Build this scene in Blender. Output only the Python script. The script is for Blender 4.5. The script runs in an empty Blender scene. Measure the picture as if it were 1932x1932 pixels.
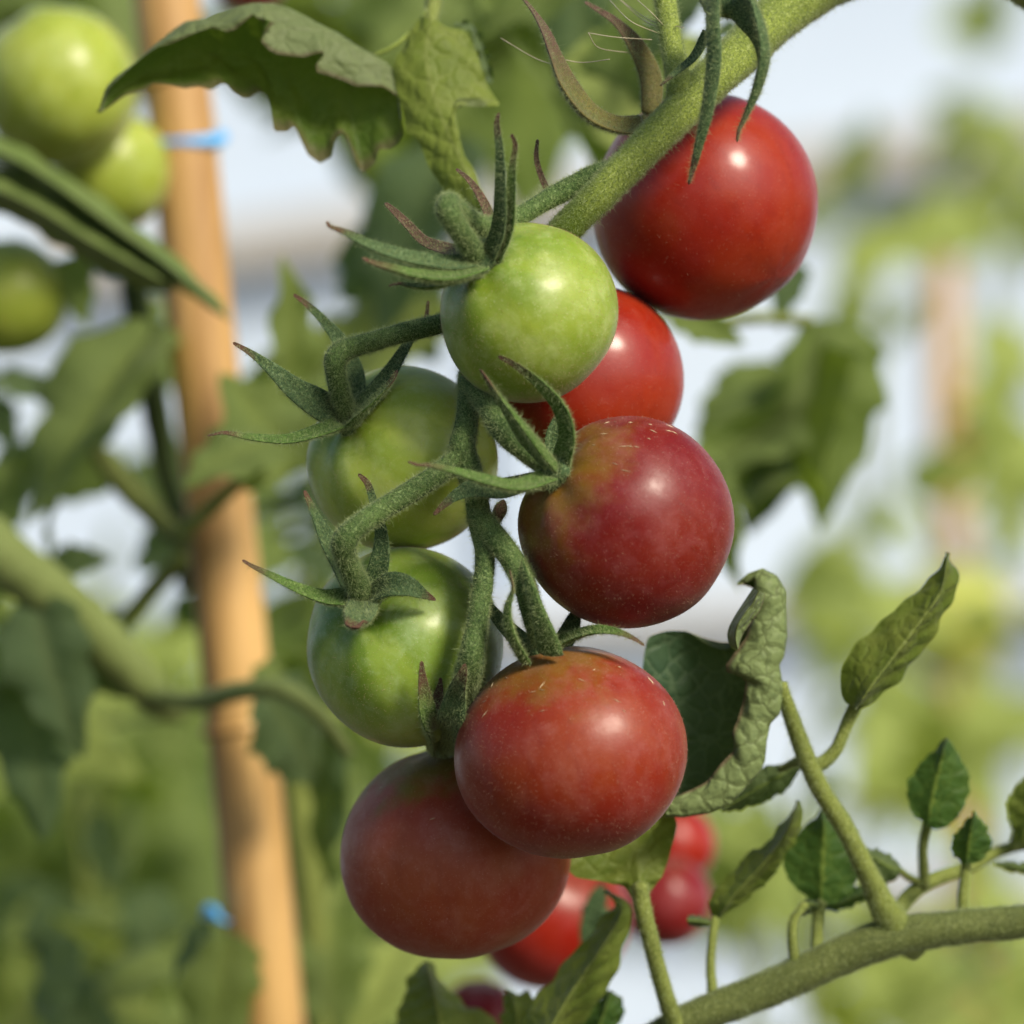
import bpy, math, random
import numpy as np
from mathutils import Vector, Matrix

# ------------------------------------------------------------------ camera, light, exposure
D0 = 0.65                      # camera to the fruit cluster, metres
FW = 0.164                     # width of the view at the cluster, metres
S = FW / 1932.0                # one unit of the layout grid in metres
ZC = 1.0                       # camera height
scene = bpy.context.scene
COL = scene.collection

cam_d = bpy.data.cameras.new('camera')
cam_d.sensor_width = 36.0
cam_d.lens = 36.0 * D0 / FW
cam_d.clip_start = 0.02
cam_d.clip_end = 200.0
cam_d.dof.use_dof = True
cam_d.dof.focus_distance = D0 + 0.002
cam_d.dof.aperture_fstop = 10.5
cam = bpy.data.objects.new('camera', cam_d)
cam.location = (0, -D0, ZC)
cam.rotation_euler = (math.radians(90), 0, 0)
COL.objects.link(cam)
scene.camera = cam

SUN_DIR = Vector((0.50, -0.60, 0.62)).normalized()   # towards the sun
world = bpy.data.worlds.new('World')
scene.world = world
world.use_nodes = True
wn = world.node_tree
bg = wn.nodes['Background']
sky = wn.nodes.new('ShaderNodeTexSky')
sky.sky_type = 'NISHITA'
sky.sun_disc = False
sky.sun_elevation = math.asin(SUN_DIR.z)
sky.sun_rotation = math.atan2(SUN_DIR.x, SUN_DIR.y)
sky.dust_density = 2.0
wn.links.new(sky.outputs[0], bg.inputs[0])
bg.inputs[1].default_value = 0.115

sun_d = bpy.data.lights.new('sun', 'SUN')
sun_d.energy = 4.2
sun_d.angle = math.radians(16.0)
sun_d.color = (1.0, 0.88, 0.72)
sun = bpy.data.objects.new('sun', sun_d)
sun.location = SUN_DIR * 3 + Vector((0, 0, ZC))
sun.rotation_euler = SUN_DIR.to_track_quat('Z', 'Y').to_euler()
COL.objects.link(sun)

vs = scene.view_settings
vs.view_transform = 'Standard'
vs.look = 'None'
vs.gamma = 1.0
vs.exposure = 0.32
scene.cycles.use_denoising = True
scene.cycles.max_bounces = 8
scene.cycles.transparent_max_bounces = 8

rng = np.random.default_rng(7)
random.seed(7)


# ------------------------------------------------------------------ helpers
def far(d):
    return np.where((d >= 0.1) & (d < 0.4), d * 1.2, d)      # the blurred neighbours stand well back


def P(x, y, d):
    d = float(far(d))
    k = S * (D0 + d) / D0
    return np.array([(x - 966.0) * k, d, ZC - (y - 966.0) * k])


def PX(d):
    d = float(far(d))
    return S * (D0 + d) / D0


WM = {}


def link(o, parent=None, loc=None):
    COL.objects.link(o)
    m = o.matrix_basis.copy()
    WM[o.name] = m
    if parent is not None:
        o.parent = parent
        o.matrix_parent_inverse = WM[parent.name].inverted()
    return o


def tag(o, label=None, cat=None, group=None, kind=None):
    if label: o['label'] = label
    if cat: o['category'] = cat
    if group: o['group'] = group
    if kind: o['kind'] = kind
    return o


def empty(name, loc, label, cat, group=None):
    o = bpy.data.objects.new(name, None)
    o.empty_display_size = 0.005
    o.location = Vector(loc)
    link(o)
    return tag(o, label, cat, group)


def mesh(name, V, F, attrs=None, smooth=True):
    me = bpy.data.meshes.new(name)
    V = np.asarray(V, dtype=np.float32)
    F = np.asarray(F, dtype=np.int32)
    n, k = F.shape
    me.vertices.add(len(V))
    me.vertices.foreach_set('co', V.ravel())
    me.loops.add(n * k)
    me.loops.foreach_set('vertex_index', F.ravel())
    me.polygons.add(n)
    me.polygons.foreach_set('loop_start', np.arange(0, n * k, k, dtype=np.int32))
    me.polygons.foreach_set('loop_total', np.full(n, k, dtype=np.int32))
    me.polygons.foreach_set('use_smooth', np.full(n, bool(smooth)))
    if attrs:
        for nm, a in attrs.items():
            at = me.attributes.new(nm, 'FLOAT', 'POINT')
            at.data.foreach_set('value', np.asarray(a, dtype=np.float32).ravel())
    me.update(calc_edges=True)
    return me


def obj(name, me, mat, parent=None, matrix=None):
    o = bpy.data.objects.new(name, me)
    if mat is not None and not me.materials:
        me.materials.append(mat)
    if matrix is not None:
        o.matrix_basis = matrix
    return link(o, parent)


def crom(pts, n):
    """smooth resample of control points (rows), uniform in chord length"""
    pts = np.asarray(pts, dtype=float)
    if len(pts) == 2:
        t = np.linspace(0, 1, n)[:, None]
        return pts[0] * (1 - t) + pts[1] * t
    p = np.vstack([2 * pts[0] - pts[1], pts, 2 * pts[-1] - pts[-2]])
    seg = np.linalg.norm(np.diff(pts[:, :3], axis=0), axis=1)
    cum = np.concatenate([[0], np.cumsum(seg)])
    out = []
    for s in np.linspace(0, cum[-1], n):
        i = min(max(np.searchsorted(cum, s, side='right') - 1, 0), len(seg) - 1)
        u = (s - cum[i]) / max(seg[i], 1e-12)
        a, b, c, d = p[i], p[i + 1], p[i + 2], p[i + 3]
        out.append(0.5 * (2 * b + (c - a) * u + (2 * a - 5 * b + 4 * c - d) * u * u + (3 * b - a - 3 * c + d) * u ** 3))
    return np.array(out)


def norm(v):
    return v / np.maximum(np.linalg.norm(v, axis=-1, keepdims=True), 1e-12)


def frames(C):
    T = norm(np.gradient(C, axis=0))
    n0 = np.cross(T[0], [0.13, 1, 0.21])
    N = [n0 / np.linalg.norm(n0)]
    for i in range(1, len(C)):
        v = N[-1] - T[i] * np.dot(N[-1], T[i])
        N.append(v / np.linalg.norm(v))
    N = np.array(N)
    return T, N, np.cross(T, N)


def grid_faces(n, m, closed):
    i = np.arange(n - 1)[:, None]
    j = np.arange(m if closed else m - 1)[None, :]
    j2 = (j + 1) % m
    a = i * m + j; b = i * m + j2; c = (i + 1) * m + j2; d = (i + 1) * m + j
    return np.stack([a, b, c, d], -1).reshape(-1, 4)


def tube_geo(ctrl, n=None, m=14, rough=0.03):
    """ctrl rows: x, y, depth, width (layout units). returns verts, faces, t"""
    W = []
    for x, y, d, w in ctrl:
        W.append(np.concatenate([P(x, y, d), [w * 0.5 * PX(d)]]))
    W = np.array(W)
    L = np.linalg.norm(np.diff(W[:, :3], axis=0), axis=1).sum()
    if n is None:
        n = int(np.clip(L / 0.0009, 10, 160))
    R = crom(W, n)
    C, r = R[:, :3], np.maximum(R[:, 3], 1e-5)
    T, N, B = frames(C)
    ph = np.linspace(0, 2 * math.pi, m, endpoint=False)
    tt = np.linspace(0, 1, n)
    o1, o2, o3 = rng.uniform(0, 6.28, 3)
    wob = 1 + rough * (np.sin(tt[:, None] * L * 900 + o1 + ph * 2) * 0.5 + np.sin(tt[:, None] * L * 420 + o2 - ph * 3) * 0.6 + 0.5 * np.sin(tt[:, None] * L * 1900 + o3 + ph))
    V = C[:, None] + (np.cos(ph)[None, :, None] * N[:, None] + np.sin(ph)[None, :, None] * B[:, None]) * (r[:, None] * wob)[..., None]
    V = V.reshape(-1, 3)
    F = grid_faces(n, m, True)
    # round caps
    V = np.vstack([V, C[0] - T[0] * r[0] * 0.5, C[-1] + T[-1] * r[-1] * 0.5])
    i0, i1 = n * m, n * m + 1
    j = np.arange(m); j2 = (j + 1) % m
    caps = np.vstack([np.stack([np.full(m, i0), j2, j, j], -1), np.stack([np.full(m, i1), (n - 1) * m + j, (n - 1) * m + j2, (n - 1) * m + j2], -1)])
    t = np.concatenate([np.repeat(tt, m), [0, 1]])
    return V, F, caps, t


def quads_tris(F, caps):
    return F, caps[:, :3]


def mesh_qt(name, V, Q, Tt, attrs=None):
    me = bpy.data.meshes.new(name)
    V = np.asarray(V, dtype=np.float32)
    me.vertices.add(len(V)); me.vertices.foreach_set('co', V.ravel())
    nl = len(Q) * 4 + len(Tt) * 3
    me.loops.add(nl)
    me.loops.foreach_set('vertex_index', np.concatenate([Q.ravel(), Tt.ravel()]).astype(np.int32))
    me.polygons.add(len(Q) + len(Tt))
    st = np.concatenate([np.arange(len(Q)) * 4, len(Q) * 4 + np.arange(len(Tt)) * 3]).astype(np.int32)
    tot = np.concatenate([np.full(len(Q), 4), np.full(len(Tt), 3)]).astype(np.int32)
    me.polygons.foreach_set('loop_start', st)
    me.polygons.foreach_set('loop_total', tot)
    me.polygons.foreach_set('use_smooth', np.ones(len(st), dtype=bool))
    if attrs:
        for nm, a in attrs.items():
            at = me.attributes.new(nm, 'FLOAT', 'POINT')
            at.data.foreach_set('value', np.asarray(a, dtype=np.float32))
    me.update(calc_edges=True)
    return me


def hairs(name, V, Q, dens, length, width, mat, parent, long_frac=0.0, long_len=0.0012, lean=0.5, clip=None):
    """fine plant hairs as slim triangles standing on a quad surface"""
    V = np.asarray(V)
    a, b, c, d = (V[Q[:, k]] for k in range(4))
    ar = 0.5 * np.linalg.norm(np.cross(c - a, d - b), axis=1)
    nn = int(ar.sum() * dens)
    if nn < 3:
        return None
    pick = rng.choice(len(Q), nn, p=ar / ar.sum())
    u, v = rng.random((2, nn, 1))
    p = (a[pick] * (1 - u) + b[pick] * u) * (1 - v) + (d[pick] * (1 - u) + c[pick] * u) * v
    n = norm(np.cross(c[pick] - a[pick], d[pick] - b[pick]))
    dr = norm(n + lean * rng.normal(size=(nn, 3)))
    L = length * np.exp(rng.normal(0, 0.35, (nn, 1)))
    wd = np.full((nn, 1), width)
    lg = rng.random(nn) < long_frac
    L[lg] = long_len * rng.uniform(0.6, 1.4, (lg.sum(), 1))
    wd[lg] *= 0.9
    side = norm(np.cross(dr, rng.normal(size=(nn, 3)))) * wd * 0.5
    bend = rng.normal(size=(nn, 3)) * L * 0.12
    mid = p + dr * L * 0.55 + bend
    tip = p + dr * L + bend * -0.5
    VV = np.concatenate([p - side, p + side, mid + side * 0.6, mid - side * 0.6, tip])
    k = np.arange(nn)
    Qh = np.stack([k, k + nn, k + 2 * nn, k + 3 * nn], -1)
    Th = np.stack([k + 3 * nn, k + 2 * nn, k + 4 * nn], -1)
    o = obj(name, mesh_qt(name, VV, Qh, Th), mat, parent)
    o['kind'] = 'stuff'
    return o


# ------------------------------------------------------------------ materials
def newmat(name):
    m = bpy.data.materials.new(name)
    m.use_nodes = True
    nt = m.node_tree
    for n in list(nt.nodes):
        if n.type != 'OUTPUT_MATERIAL':
            nt.nodes.remove(n)
    return m, nt, nt.nodes['Material Output']


class NT:
    def __init__(s, nt): s.nt = nt
    def n(s, t, **k):
        x = s.nt.nodes.new(t)
        for a, b in k.items(): setattr(x, a, b)
        return x
    def l(s, a, b): s.nt.links.new(a, b)
    def noise(s, co, scale, detail=3, rough=0.55, dist=0.0):
        x = s.n('ShaderNodeTexNoise'); x.inputs['Scale'].default_value = scale
        x.inputs['Detail'].default_value = detail; x.inputs['Roughness'].default_value = rough
        x.inputs['Distortion'].default_value = dist
        s.l(co, x.inputs['Vector']); return x.outputs['Fac']
    def ramp(s, f, a, b, lo=0.0, hi=1.0):
        x = s.n('ShaderNodeMapRange', interpolation_type='SMOOTHSTEP')
        x.inputs['From Min'].default_value = a; x.inputs['From Max'].default_value = b
        x.inputs['To Min'].default_value = lo; x.inputs['To Max'].default_value = hi
        s.l(f, x.inputs['Value']); return x.outputs['Result']
    def mix(s, f, a, b):
        x = s.n('ShaderNodeMix', data_type='RGBA')
        for sock, v in ((x.inputs[0], f), (x.inputs[6], a), (x.inputs[7], b)):
            if isinstance(v, (int, float)): sock.default_value = v
            elif isinstance(v, tuple): sock.default_value = (*v, 1.0)
            else: s.l(v, sock)
        return x.outputs[2]
    def math(s, op, a, b=None):
        x = s.n('ShaderNodeMath', operation=op)
        for i, v in enumerate((a, b)):
            if v is None: continue
            if isinstance(v, (int, float)): x.inputs[i].default_value = v
            else: s.l(v, x.inputs[i])
        return x.outputs[0]
    def attr(s, name):
        x = s.n('ShaderNodeAttribute'); x.attribute_name = name; return x.outputs['Fac']
    def bump(s, h, strength, dist=0.0003):
        x = s.n('ShaderNodeBump'); x.inputs['Strength'].default_value = strength
        x.inputs['Distance'].default_value = dist; s.l(h, x.inputs['Height']); return x.outputs['Normal']


def fruit_mat(name, body, body2, shoulder, bloom, bloom_amt=0.25, sh_lo=0.62, sh_hi=0.98, rough=0.36, speck=0.35, sheen=0.3, sss=0.12, stripes=0.0, coat=0.0):
    m, nt, out = newmat(name)
    g = NT(nt)
    tc = g.n('ShaderNodeTexCoord').outputs['Object']
    sep = g.n('ShaderNodeSeparateXYZ'); g.l(tc, sep.inputs[0])
    ht = g.attr('axis')                       # -1 blossom end .. 1 stalk end
    n1 = g.noise(tc, 70, 3)
    n2 = g.noise(tc, 260, 4, 0.6, 0.4)
    c = g.mix(g.ramp(n1, 0.35, 0.68), body, body2)
    hs = g.math('ADD', ht, g.math('ADD', g.math('MULTIPLY', g.math('SUBTRACT', n2, 0.5), 0.45), g.math('MULTIPLY', g.math('SUBTRACT', n1, 0.5), 0.7)))
    c = g.mix(g.ramp(hs, sh_lo, sh_hi), c, shoulder)
    if stripes:
        fl = g.attr('flute')
        c = g.mix(g.math('MULTIPLY', g.ramp(g.math('ADD', fl, g.math('MULTIPLY', n2, 0.8)), 0.7, 1.25), g.ramp(ht, 0.1, 0.8, 0.15, stripes)), c, shoulder)
    # waxy, downy bloom in streaky patches
    nb = g.noise(tc, 190, 7, 0.72, 0.25)
    c = g.mix(g.math('MULTIPLY', g.ramp(nb, 0.42, 0.72), bloom_amt), c, bloom)
    mp = g.n('ShaderNodeMapping'); mp.inputs['Scale'].default_value = (1, 1, 0.22); g.l(tc, mp.inputs[0])
    stk = g.ramp(g.noise(mp.outputs[0], 420, 4, 0.6), 0.5, 0.75)
    c = g.mix(g.math('MULTIPLY', stk, 0.35), c, tuple(x * 0.72 for x in body))
    # tiny pale hair bases
    vo = g.n('ShaderNodeTexVoronoi'); vo.inputs['Scale'].default_value = 2300; g.l(tc, vo.inputs['Vector'])
    sel = g.ramp(g.noise(tc, 900, 2), 0.5, 0.62)
    dots = g.math('MULTIPLY', g.ramp(vo.outputs['Distance'], 0.30, 0.10), sel)
    c = g.mix(g.math('MULTIPLY', dots, speck), c, tuple(0.5 * x + 0.5 * y for x, y in zip((0.75, 0.7, 0.55), bloom)))
    p = g.n('ShaderNodeBsdfPrincipled')
    g.l(c, p.inputs['Base Color'])
    rr = g.ramp(g.noise(tc, 400, 4), 0.3, 0.7, rough - 0.05, rough + 0.09)
    g.l(rr, p.inputs['Roughness'])
    p.inputs['Specular IOR Level'].default_value = 0.26
    p.inputs['Coat Weight'].default_value = coat
    p.inputs['Coat Roughness'].default_value = 0.20
    p.inputs['Subsurface Weight'].default_value = sss
    p.inputs['Subsurface Radius'].default_value = (1.0, 0.35, 0.15)
    p.inputs['Subsurface Scale'].default_value = 0.003
    p.inputs['Sheen Weight'].default_value = sheen
    p.inputs['Sheen Roughness'].default_value = 0.35
    p.inputs['Sheen Tint'].default_value = (0.85, 0.88, 0.95, 1)
    h = g.math('ADD', g.math('MULTIPLY', n2, 0.6), g.math('MULTIPLY', g.noise(tc, 2600, 2), 0.25))
    g.l(g.bump(h, 0.22, 0.0003), p.inputs['Normal'])
    g.l(p.outputs[0], out.inputs[0])
    return m


def stem_mat(name, base, dark, pale, tip=None, tip_a=0.75, tip_b=0.95, sheen=0.5, speckle=1.0):
    m, nt, out = newmat(name)
    g = NT(nt)
    tc = g.n('ShaderNodeTexCoord').outputs['Object']
    n1 = g.noise(tc, 160, 3)
    n2 = g.noise(tc, 2600, 3, 0.7)
    n3 = g.noise(tc, 2100, 3, 0.65)
    c = g.mix(g.ramp(n1, 0.3, 0.7, 0, 0.45), base, dark)
    c = g.mix(g.math('MULTIPLY', g.ramp(n2, 0.50, 0.60), 0.8 * speckle), c, dark)
    c = g.mix(g.math('MULTIPLY', g.ramp(n3, 0.53, 0.64), 0.6 * speckle), c, pale)
    if tip:
        tt = g.math('ADD', g.attr('tt'), g.math('MULTIPLY', g.math('SUBTRACT', g.noise(tc, 600, 2), 0.5), 0.2))
        c = g.mix(g.ramp(tt, tip_a, tip_b), c, tip)
    p = g.n('ShaderNodeBsdfPrincipled')
    g.l(c, p.inputs['Base Color'])
    p.inputs['Roughness'].default_value = 0.62
    p.inputs['Specular IOR Level'].default_value = 0.10
    p.inputs['Sheen Weight'].default_value = sheen
    p.inputs['Sheen Roughness'].default_value = 0.4
    p.inputs['Sheen Tint'].default_value = (0.8, 0.9, 0.75, 1)
    g.l(g.bump(g.math('ADD', n2, n3), 0.5, 0.00025), p.inputs['Normal'])
    g.l(p.outputs[0], out.inputs[0])
    return m


def leaf_mat(name, upper, upper2, under, vein, trans=(0.25, 0.35, 0.04), tw=0.3, net=0.0, net_col=(0.05, 0.06, 0.03), edge=None, rough=0.5, vein_under=None, cells=420, vamt=0.6, netb=0.6):
    m, nt, out = newmat(name)
    g = NT(nt)
    tc = g.n('ShaderNodeTexCoord').outputs['Object']
    geo = g.n('ShaderNodeNewGeometry')
    n1 = g.noise(tc, 180, 4)
    n2 = g.noise(tc, 900, 4, 0.65)
    c = g.mix(g.ramp(n1, 0.32, 0.68), upper, upper2)
    c = g.mix(geo.outputs['Backfacing'], c, under)
    c = g.mix(g.ramp(n2, 0.45, 0.75, 0, 0.35), c, tuple(x * 0.55 for x in upper))
    vn = g.attr('vein')
    vcol = g.mix(geo.outputs['Backfacing'], vein, vein_under or vein)
    c = g.mix(g.math('MULTIPLY', g.ramp(vn, 0.2, 0.9), vamt), c, vcol)
    hgt = g.math('ADD', g.math('MULTIPLY', n1, 0.8), g.math('MULTIPLY', n2, 0.35))
    if net:
        vo = g.n('ShaderNodeTexVoronoi', feature='DISTANCE_TO_EDGE'); vo.inputs['Scale'].default_value = cells
        dst = g.n('ShaderNodeVectorMath', operation='ADD'); 
        nz = g.n('ShaderNodeTexNoise'); nz.inputs['Scale'].default_value = 500; g.l(tc, nz.inputs['Vector'])
        sc = g.n('ShaderNodeVectorMath', operation='SCALE'); sc.inputs['Scale'].default_value = 0.0016
        g.l(nz.outputs['Color'], sc.inputs[0]); g.l(tc, dst.inputs[0]); g.l(sc.outputs[0], dst.inputs[1])
        g.l(dst.outputs[0], vo.inputs['Vector'])
        ln = g.ramp(vo.outputs['Distance'], 0.07, 0.0)
        c = g.mix(g.math('MULTIPLY', ln, net), c, g.mix(geo.outputs['Backfacing'], vein, net_col))
        hgt = g.math('SUBTRACT', hgt, g.math('MULTIPLY', g.ramp(vo.outputs['Distance'], 0.25, 0.0), netb))
    if edge:
        c = g.mix(g.ramp(g.math('ADD', g.attr('rim'), g.math('MULTIPLY', n2, 0.12)), 0.92, 1.04), c, edge)
    p = g.n('ShaderNodeBsdfPrincipled')
    g.l(c, p.inputs['Base Color'])
    p.inputs['Roughness'].default_value = rough
    p.inputs['Specular IOR Level'].default_value = 0.14
    p.inputs['Sheen Weight'].default_value = 0.04
    p.inputs['Sheen Roughness'].default_value = 0.4
    nb = g.bump(hgt, 0.45, 0.0006)
    g.l(nb, p.inputs['Normal'])
    tr = g.n('ShaderNodeBsdfTranslucent')
    tr.inputs['Color'].default_value = (*trans, 1)
    g.l(nb, tr.inputs['Normal'])
    ms = g.n('ShaderNodeMixShader'); ms.inputs[0].default_value = tw
    g.l(p.outputs[0], ms.inputs[1]); g.l(tr.outputs[0], ms.inputs[2])
    g.l(ms.outputs[0], out.inputs[0])
    return m


def plain_mat(name, c1, c2, scale, rough=0.6, bump=0.2, bd=0.001, trans=None, stretch=None, detail=4):
    m, nt, out = newmat(name)
    g = NT(nt)
    tc = g.n('ShaderNodeTexCoord').outputs['Object']
    if stretch:
        mp = g.n('ShaderNodeMapping'); mp.inputs['Scale'].default_value = stretch; g.l(tc, mp.inputs[0]); tc = mp.outputs[0]
    n1 = g.noise(tc, scale, detail)
    p = g.n('ShaderNodeBsdfPrincipled')
    g.l(g.mix(g.ramp(n1, 0.3, 0.7), c1, c2), p.inputs['Base Color'])
    p.inputs['Roughness'].default_value = rough
    g.l(g.bump(n1, bump, bd), p.inputs['Normal'])
    sh = p.outputs[0]
    if trans:
        tr = g.n('ShaderNodeBsdfTranslucent'); tr.inputs['Color'].default_value = (*trans, 1)
        ms = g.n('ShaderNodeMixShader'); ms.inputs[0].default_value = 0.4
        g.l(sh, ms.inputs[1]); g.l(tr.outputs[0], ms.inputs[2]); sh = ms.outputs[0]
    g.l(sh, out.inputs[0])
    return m


M_HAIR = plain_mat('plant_hair', (0.24, 0.33, 0.13), (0.36, 0.43, 0.20), 800, 0.5, 0.0, trans=(0.48, 0.55, 0.26))
M_DOWN = plain_mat('fruit_down', (0.42, 0.27, 0.18), (0.5, 0.36, 0.24), 800, 0.5, 0.0, trans=(0.55, 0.4, 0.26))
M_TRUSS = stem_mat('truss_green', (0.075, 0.13, 0.036), (0.018, 0.042, 0.012), (0.20, 0.28, 0.11), sheen=0.12)
M_PED = stem_mat('peduncle_green', (0.21, 0.27, 0.050), (0.085, 0.125, 0.022), (0.36, 0.43, 0.15), sheen=0.15)
M_VINE = stem_mat('vine_green', (0.175, 0.215, 0.048), (0.08, 0.105, 0.022), (0.30, 0.35, 0.13), sheen=0.15)
M_VINED = stem_mat('main_stem_green', (0.105, 0.13, 0.036), (0.040, 0.055, 0.015), (0.21, 0.25, 0.095), sheen=0.15)
BROWN = (0.085, 0.045, 0.03)
M_SEPAL = stem_mat('sepal_green', (0.062, 0.11, 0.042), (0.018, 0.042, 0.018), (0.17, 0.24, 0.115), sheen=0.12, tip=BROWN, tip_a=0.78, tip_b=0.95)
M_SEPALY = stem_mat('sepal_young_green', (0.075, 0.14, 0.028), (0.024, 0.058, 0.012), (0.19, 0.27, 0.09), sheen=0.12, tip=BROWN, tip_a=0.68, tip_b=0.95)
M_SEPALB = stem_mat('sepal_dry', (0.10, 0.06, 0.04), (0.045, 0.028, 0.02), (0.2, 0.13, 0.09), tip=(0.07, 0.04, 0.03))
M_SEPALC = stem_mat('sepal_olive', (0.13, 0.12, 0.03), (0.055, 0.05, 0.025), (0.15, 0.12, 0.08), tip=(0.09, 0.055, 0.04), tip_a=0.38, tip_b=0.8, speckle=0.6)

# ------------------------------------------------------------------ fruit
def fruit_geo(r, k, seed, dimple=0.13, flute=0.012, nth=56, nph=84):
    rs = np.random.default_rng(seed)
    th = np.linspace(0.02, math.pi - 0.02, nth)[:, None]
    ph = np.linspace(0, 2 * math.pi, nph, endpoint=False)[None, :]
    o = rs.uniform(0, 6.28, 8)
    rho = 1 - dimple * np.exp(-(th / 0.30) ** 2) - 0.025 * np.exp(-((math.pi - th) / 0.35) ** 2)
    fl = np.cos(6 * ph + o[0] + 0.5 * np.sin(ph + o[1]))
    rho = rho + flute * fl * np.exp(-((th - 0.55) / 0.5) ** 2)
    rho = rho + 0.014 * np.sin(2 * ph + o[2]) * np.sin(th) + 0.010 * np.sin(3 * ph + o[3]) * np.sin(th) ** 2 + 0.012 * np.cos(3 * th + o[4]) + 0.006 * np.sin(5 * ph + o[5]) * np.sin(2 * th)
    x = rho * np.sin(th) * np.cos(ph); y = rho * np.sin(th) * np.sin(ph); z = rho * np.cos(th) * k + 0 * ph
    V = (np.stack([x, y, z], -1) * r).reshape(-1, 3)
    F = grid_faces(nth, nph, True)[:, ::-1]
    V = np.vstack([V, [[0, 0, V[0, 2]], [0, 0, V[-1, 2]]]])
    j = np.arange(nph); j2 = (j + 1) % nph
    T = np.vstack([np.stack([np.full(nph, nth * nph), j, j2], -1), np.stack([np.full(nph, nth * nph + 1), (nth - 1) * nph + j2, (nth - 1) * nph + j], -1)])
    ax = np.concatenate([np.broadcast_to(np.cos(th), (nth, nph)).ravel(), [1, -1]])
    flu = np.concatenate([np.broadcast_to(fl, (nth, nph)).ravel() * 0.5 + 0.5, [0.5, 0.5]])
    return V, F, T, ax, flu


def axis_matrix(loc, axis, spin=0.0):
    q = Vector(axis).normalized().to_track_quat('Z', 'Y')
    return Matrix.Translation(Vector(loc)) @ q.to_matrix().to_4x4() @ Matrix.Rotation(spin, 4, 'Z')


def tomato(label, x, y, d, rx, k, axis, mat, seed, group=None, down=0, name='tomato', scars=0, dimple=0.08, flute=0.012):
    c = P(x, y, d)
    r = rx * PX(d)
    root = empty(name, c - np.array([0, 0, r * k]), label, 'tomato', group)
    V, F, T, ax, flu = fruit_geo(r, k, seed, dimple, flute)
    mtx = axis_matrix(c, axis, seed)
    fo = obj('fruit', mesh_qt('fruit', V, F, T, {'axis': ax, 'flute': flu}), mat, root, mtx)
    if down:
        R = np.array(mtx.to_3x3()); W = V @ R.T + np.array(mtx.translation)
        hairs('down', W, F, down, 0.00026, 0.000028, M_DOWN, fo, lean=0.6)
    if scars:
        # short pale scratches in the shoulder skin
        rs = np.random.default_rng(seed + 5)
        R = np.array(mtx.to_3x3())
        vv, qq = [], []
        for i in range(scars):
            cand = rs.integers(0, 56 * 84, 400)
            W = V[cand] @ R.T
            nrm = norm(W)
            good = (nrm[:, 1] < -0.25) & (nrm[:, 2] > 0.35) & (ax[cand] > 0.25) & (ax[cand] < 0.9)
            if not good.any(): continue
            p = W[good][0] + np.array(mtx.translation); n = nrm[good][0]
            tdir = norm(np.cross(n, [0.3, 1, 0.2]) + 0.5 * np.cross(n, rs.normal(size=3)))
            sd = np.cross(n, tdir) * 0.00006
            L = rs.uniform(0.0006, 0.0020)
            p = p + n * 0.00006
            b = len(vv)
            vv += [p - tdir * L * .5, p + sd, p + tdir * L * .5, p - sd, p + n * 0.00008]
            qq += [[b, b + 1, b + 4], [b + 1, b + 2, b + 4], [b + 2, b + 3, b + 4], [b + 3, b, b + 4]]
        if vv:
            so = obj('skin_scar', mesh('skin_scar', vv, qq, smooth=False), M_SCAR, fo)
            so['kind'] = 'stuff'
    return root, c, r


M_SCAR = plain_mat('skin_scar', (0.5, 0.42, 0.25), (0.6, 0.5, 0.32), 900)


def sepal(parent, ctrl, mat, hair_d=2.5e6, thick=0.32, face=None, cup=0.5, nm='sepal', label=None):
    """ctrl rows x,y,d,width: tapering pointed blade, cupped in section; face = direction the cup opens to"""
    W = np.array([np.concatenate([P(x, y, d), [w * 0.5 * PX(d)]]) for x, y, d, w in ctrl])
    L = np.linalg.norm(np.diff(W[:, :3], axis=0), axis=1).sum()
    n = int(np.clip(L / 0.0007, 14, 60)); m = 16
    R = crom(W, n); C = R[:, :3]; r = np.maximum(R[:, 3], 0.00009)
    T = norm(np.gradient(C, axis=0))
    if face is None:
        face = (0.2, -0.6, 0.8)
    f = norm(np.asarray(face, float)) + np.array([0.0, -0.9, 0.15])
    Nn = norm(f - T * (T @ f)[:, None])
    B = np.cross(T, Nn)
    ph = np.linspace(0, 2 * math.pi, m, endpoint=False)
    cx = np.cos(ph); sy = np.sin(ph) * thick
    lift = cup * (cx ** 2) * 0.9
    tt = np.linspace(0, 1, n)
    # thickness keeps a floor so the tip stays a little cord
    V = C[:, None] + B[:, None] * (cx[None, :] * r[:, None])[..., None] + Nn[:, None] * ((sy[None, :] + lift[None, :] - cup * 0.35) * r[:, None])[..., None]
    V = V.reshape(-1, 3); Q = grid_faces(n, m, True)[:, ::-1]
    V = np.vstack([V, C[0], C[-1] + T[-1] * r[-1]])
    j = np.arange(m); j2 = (j + 1) % m
    Tr = np.vstack([np.stack([np.full(m, n * m), j, j2], -1), np.stack([np.full(m, n * m + 1), (n - 1) * m + j2, (n - 1) * m + j], -1)])
    t = np.concatenate([np.repeat(tt, m), [0, 1]])
    o = obj(nm, mesh_qt(nm, V, Q, Tr, {'tt': t}), mat, parent)
    if label: o['label'] = label
    return o, V, Q


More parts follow.
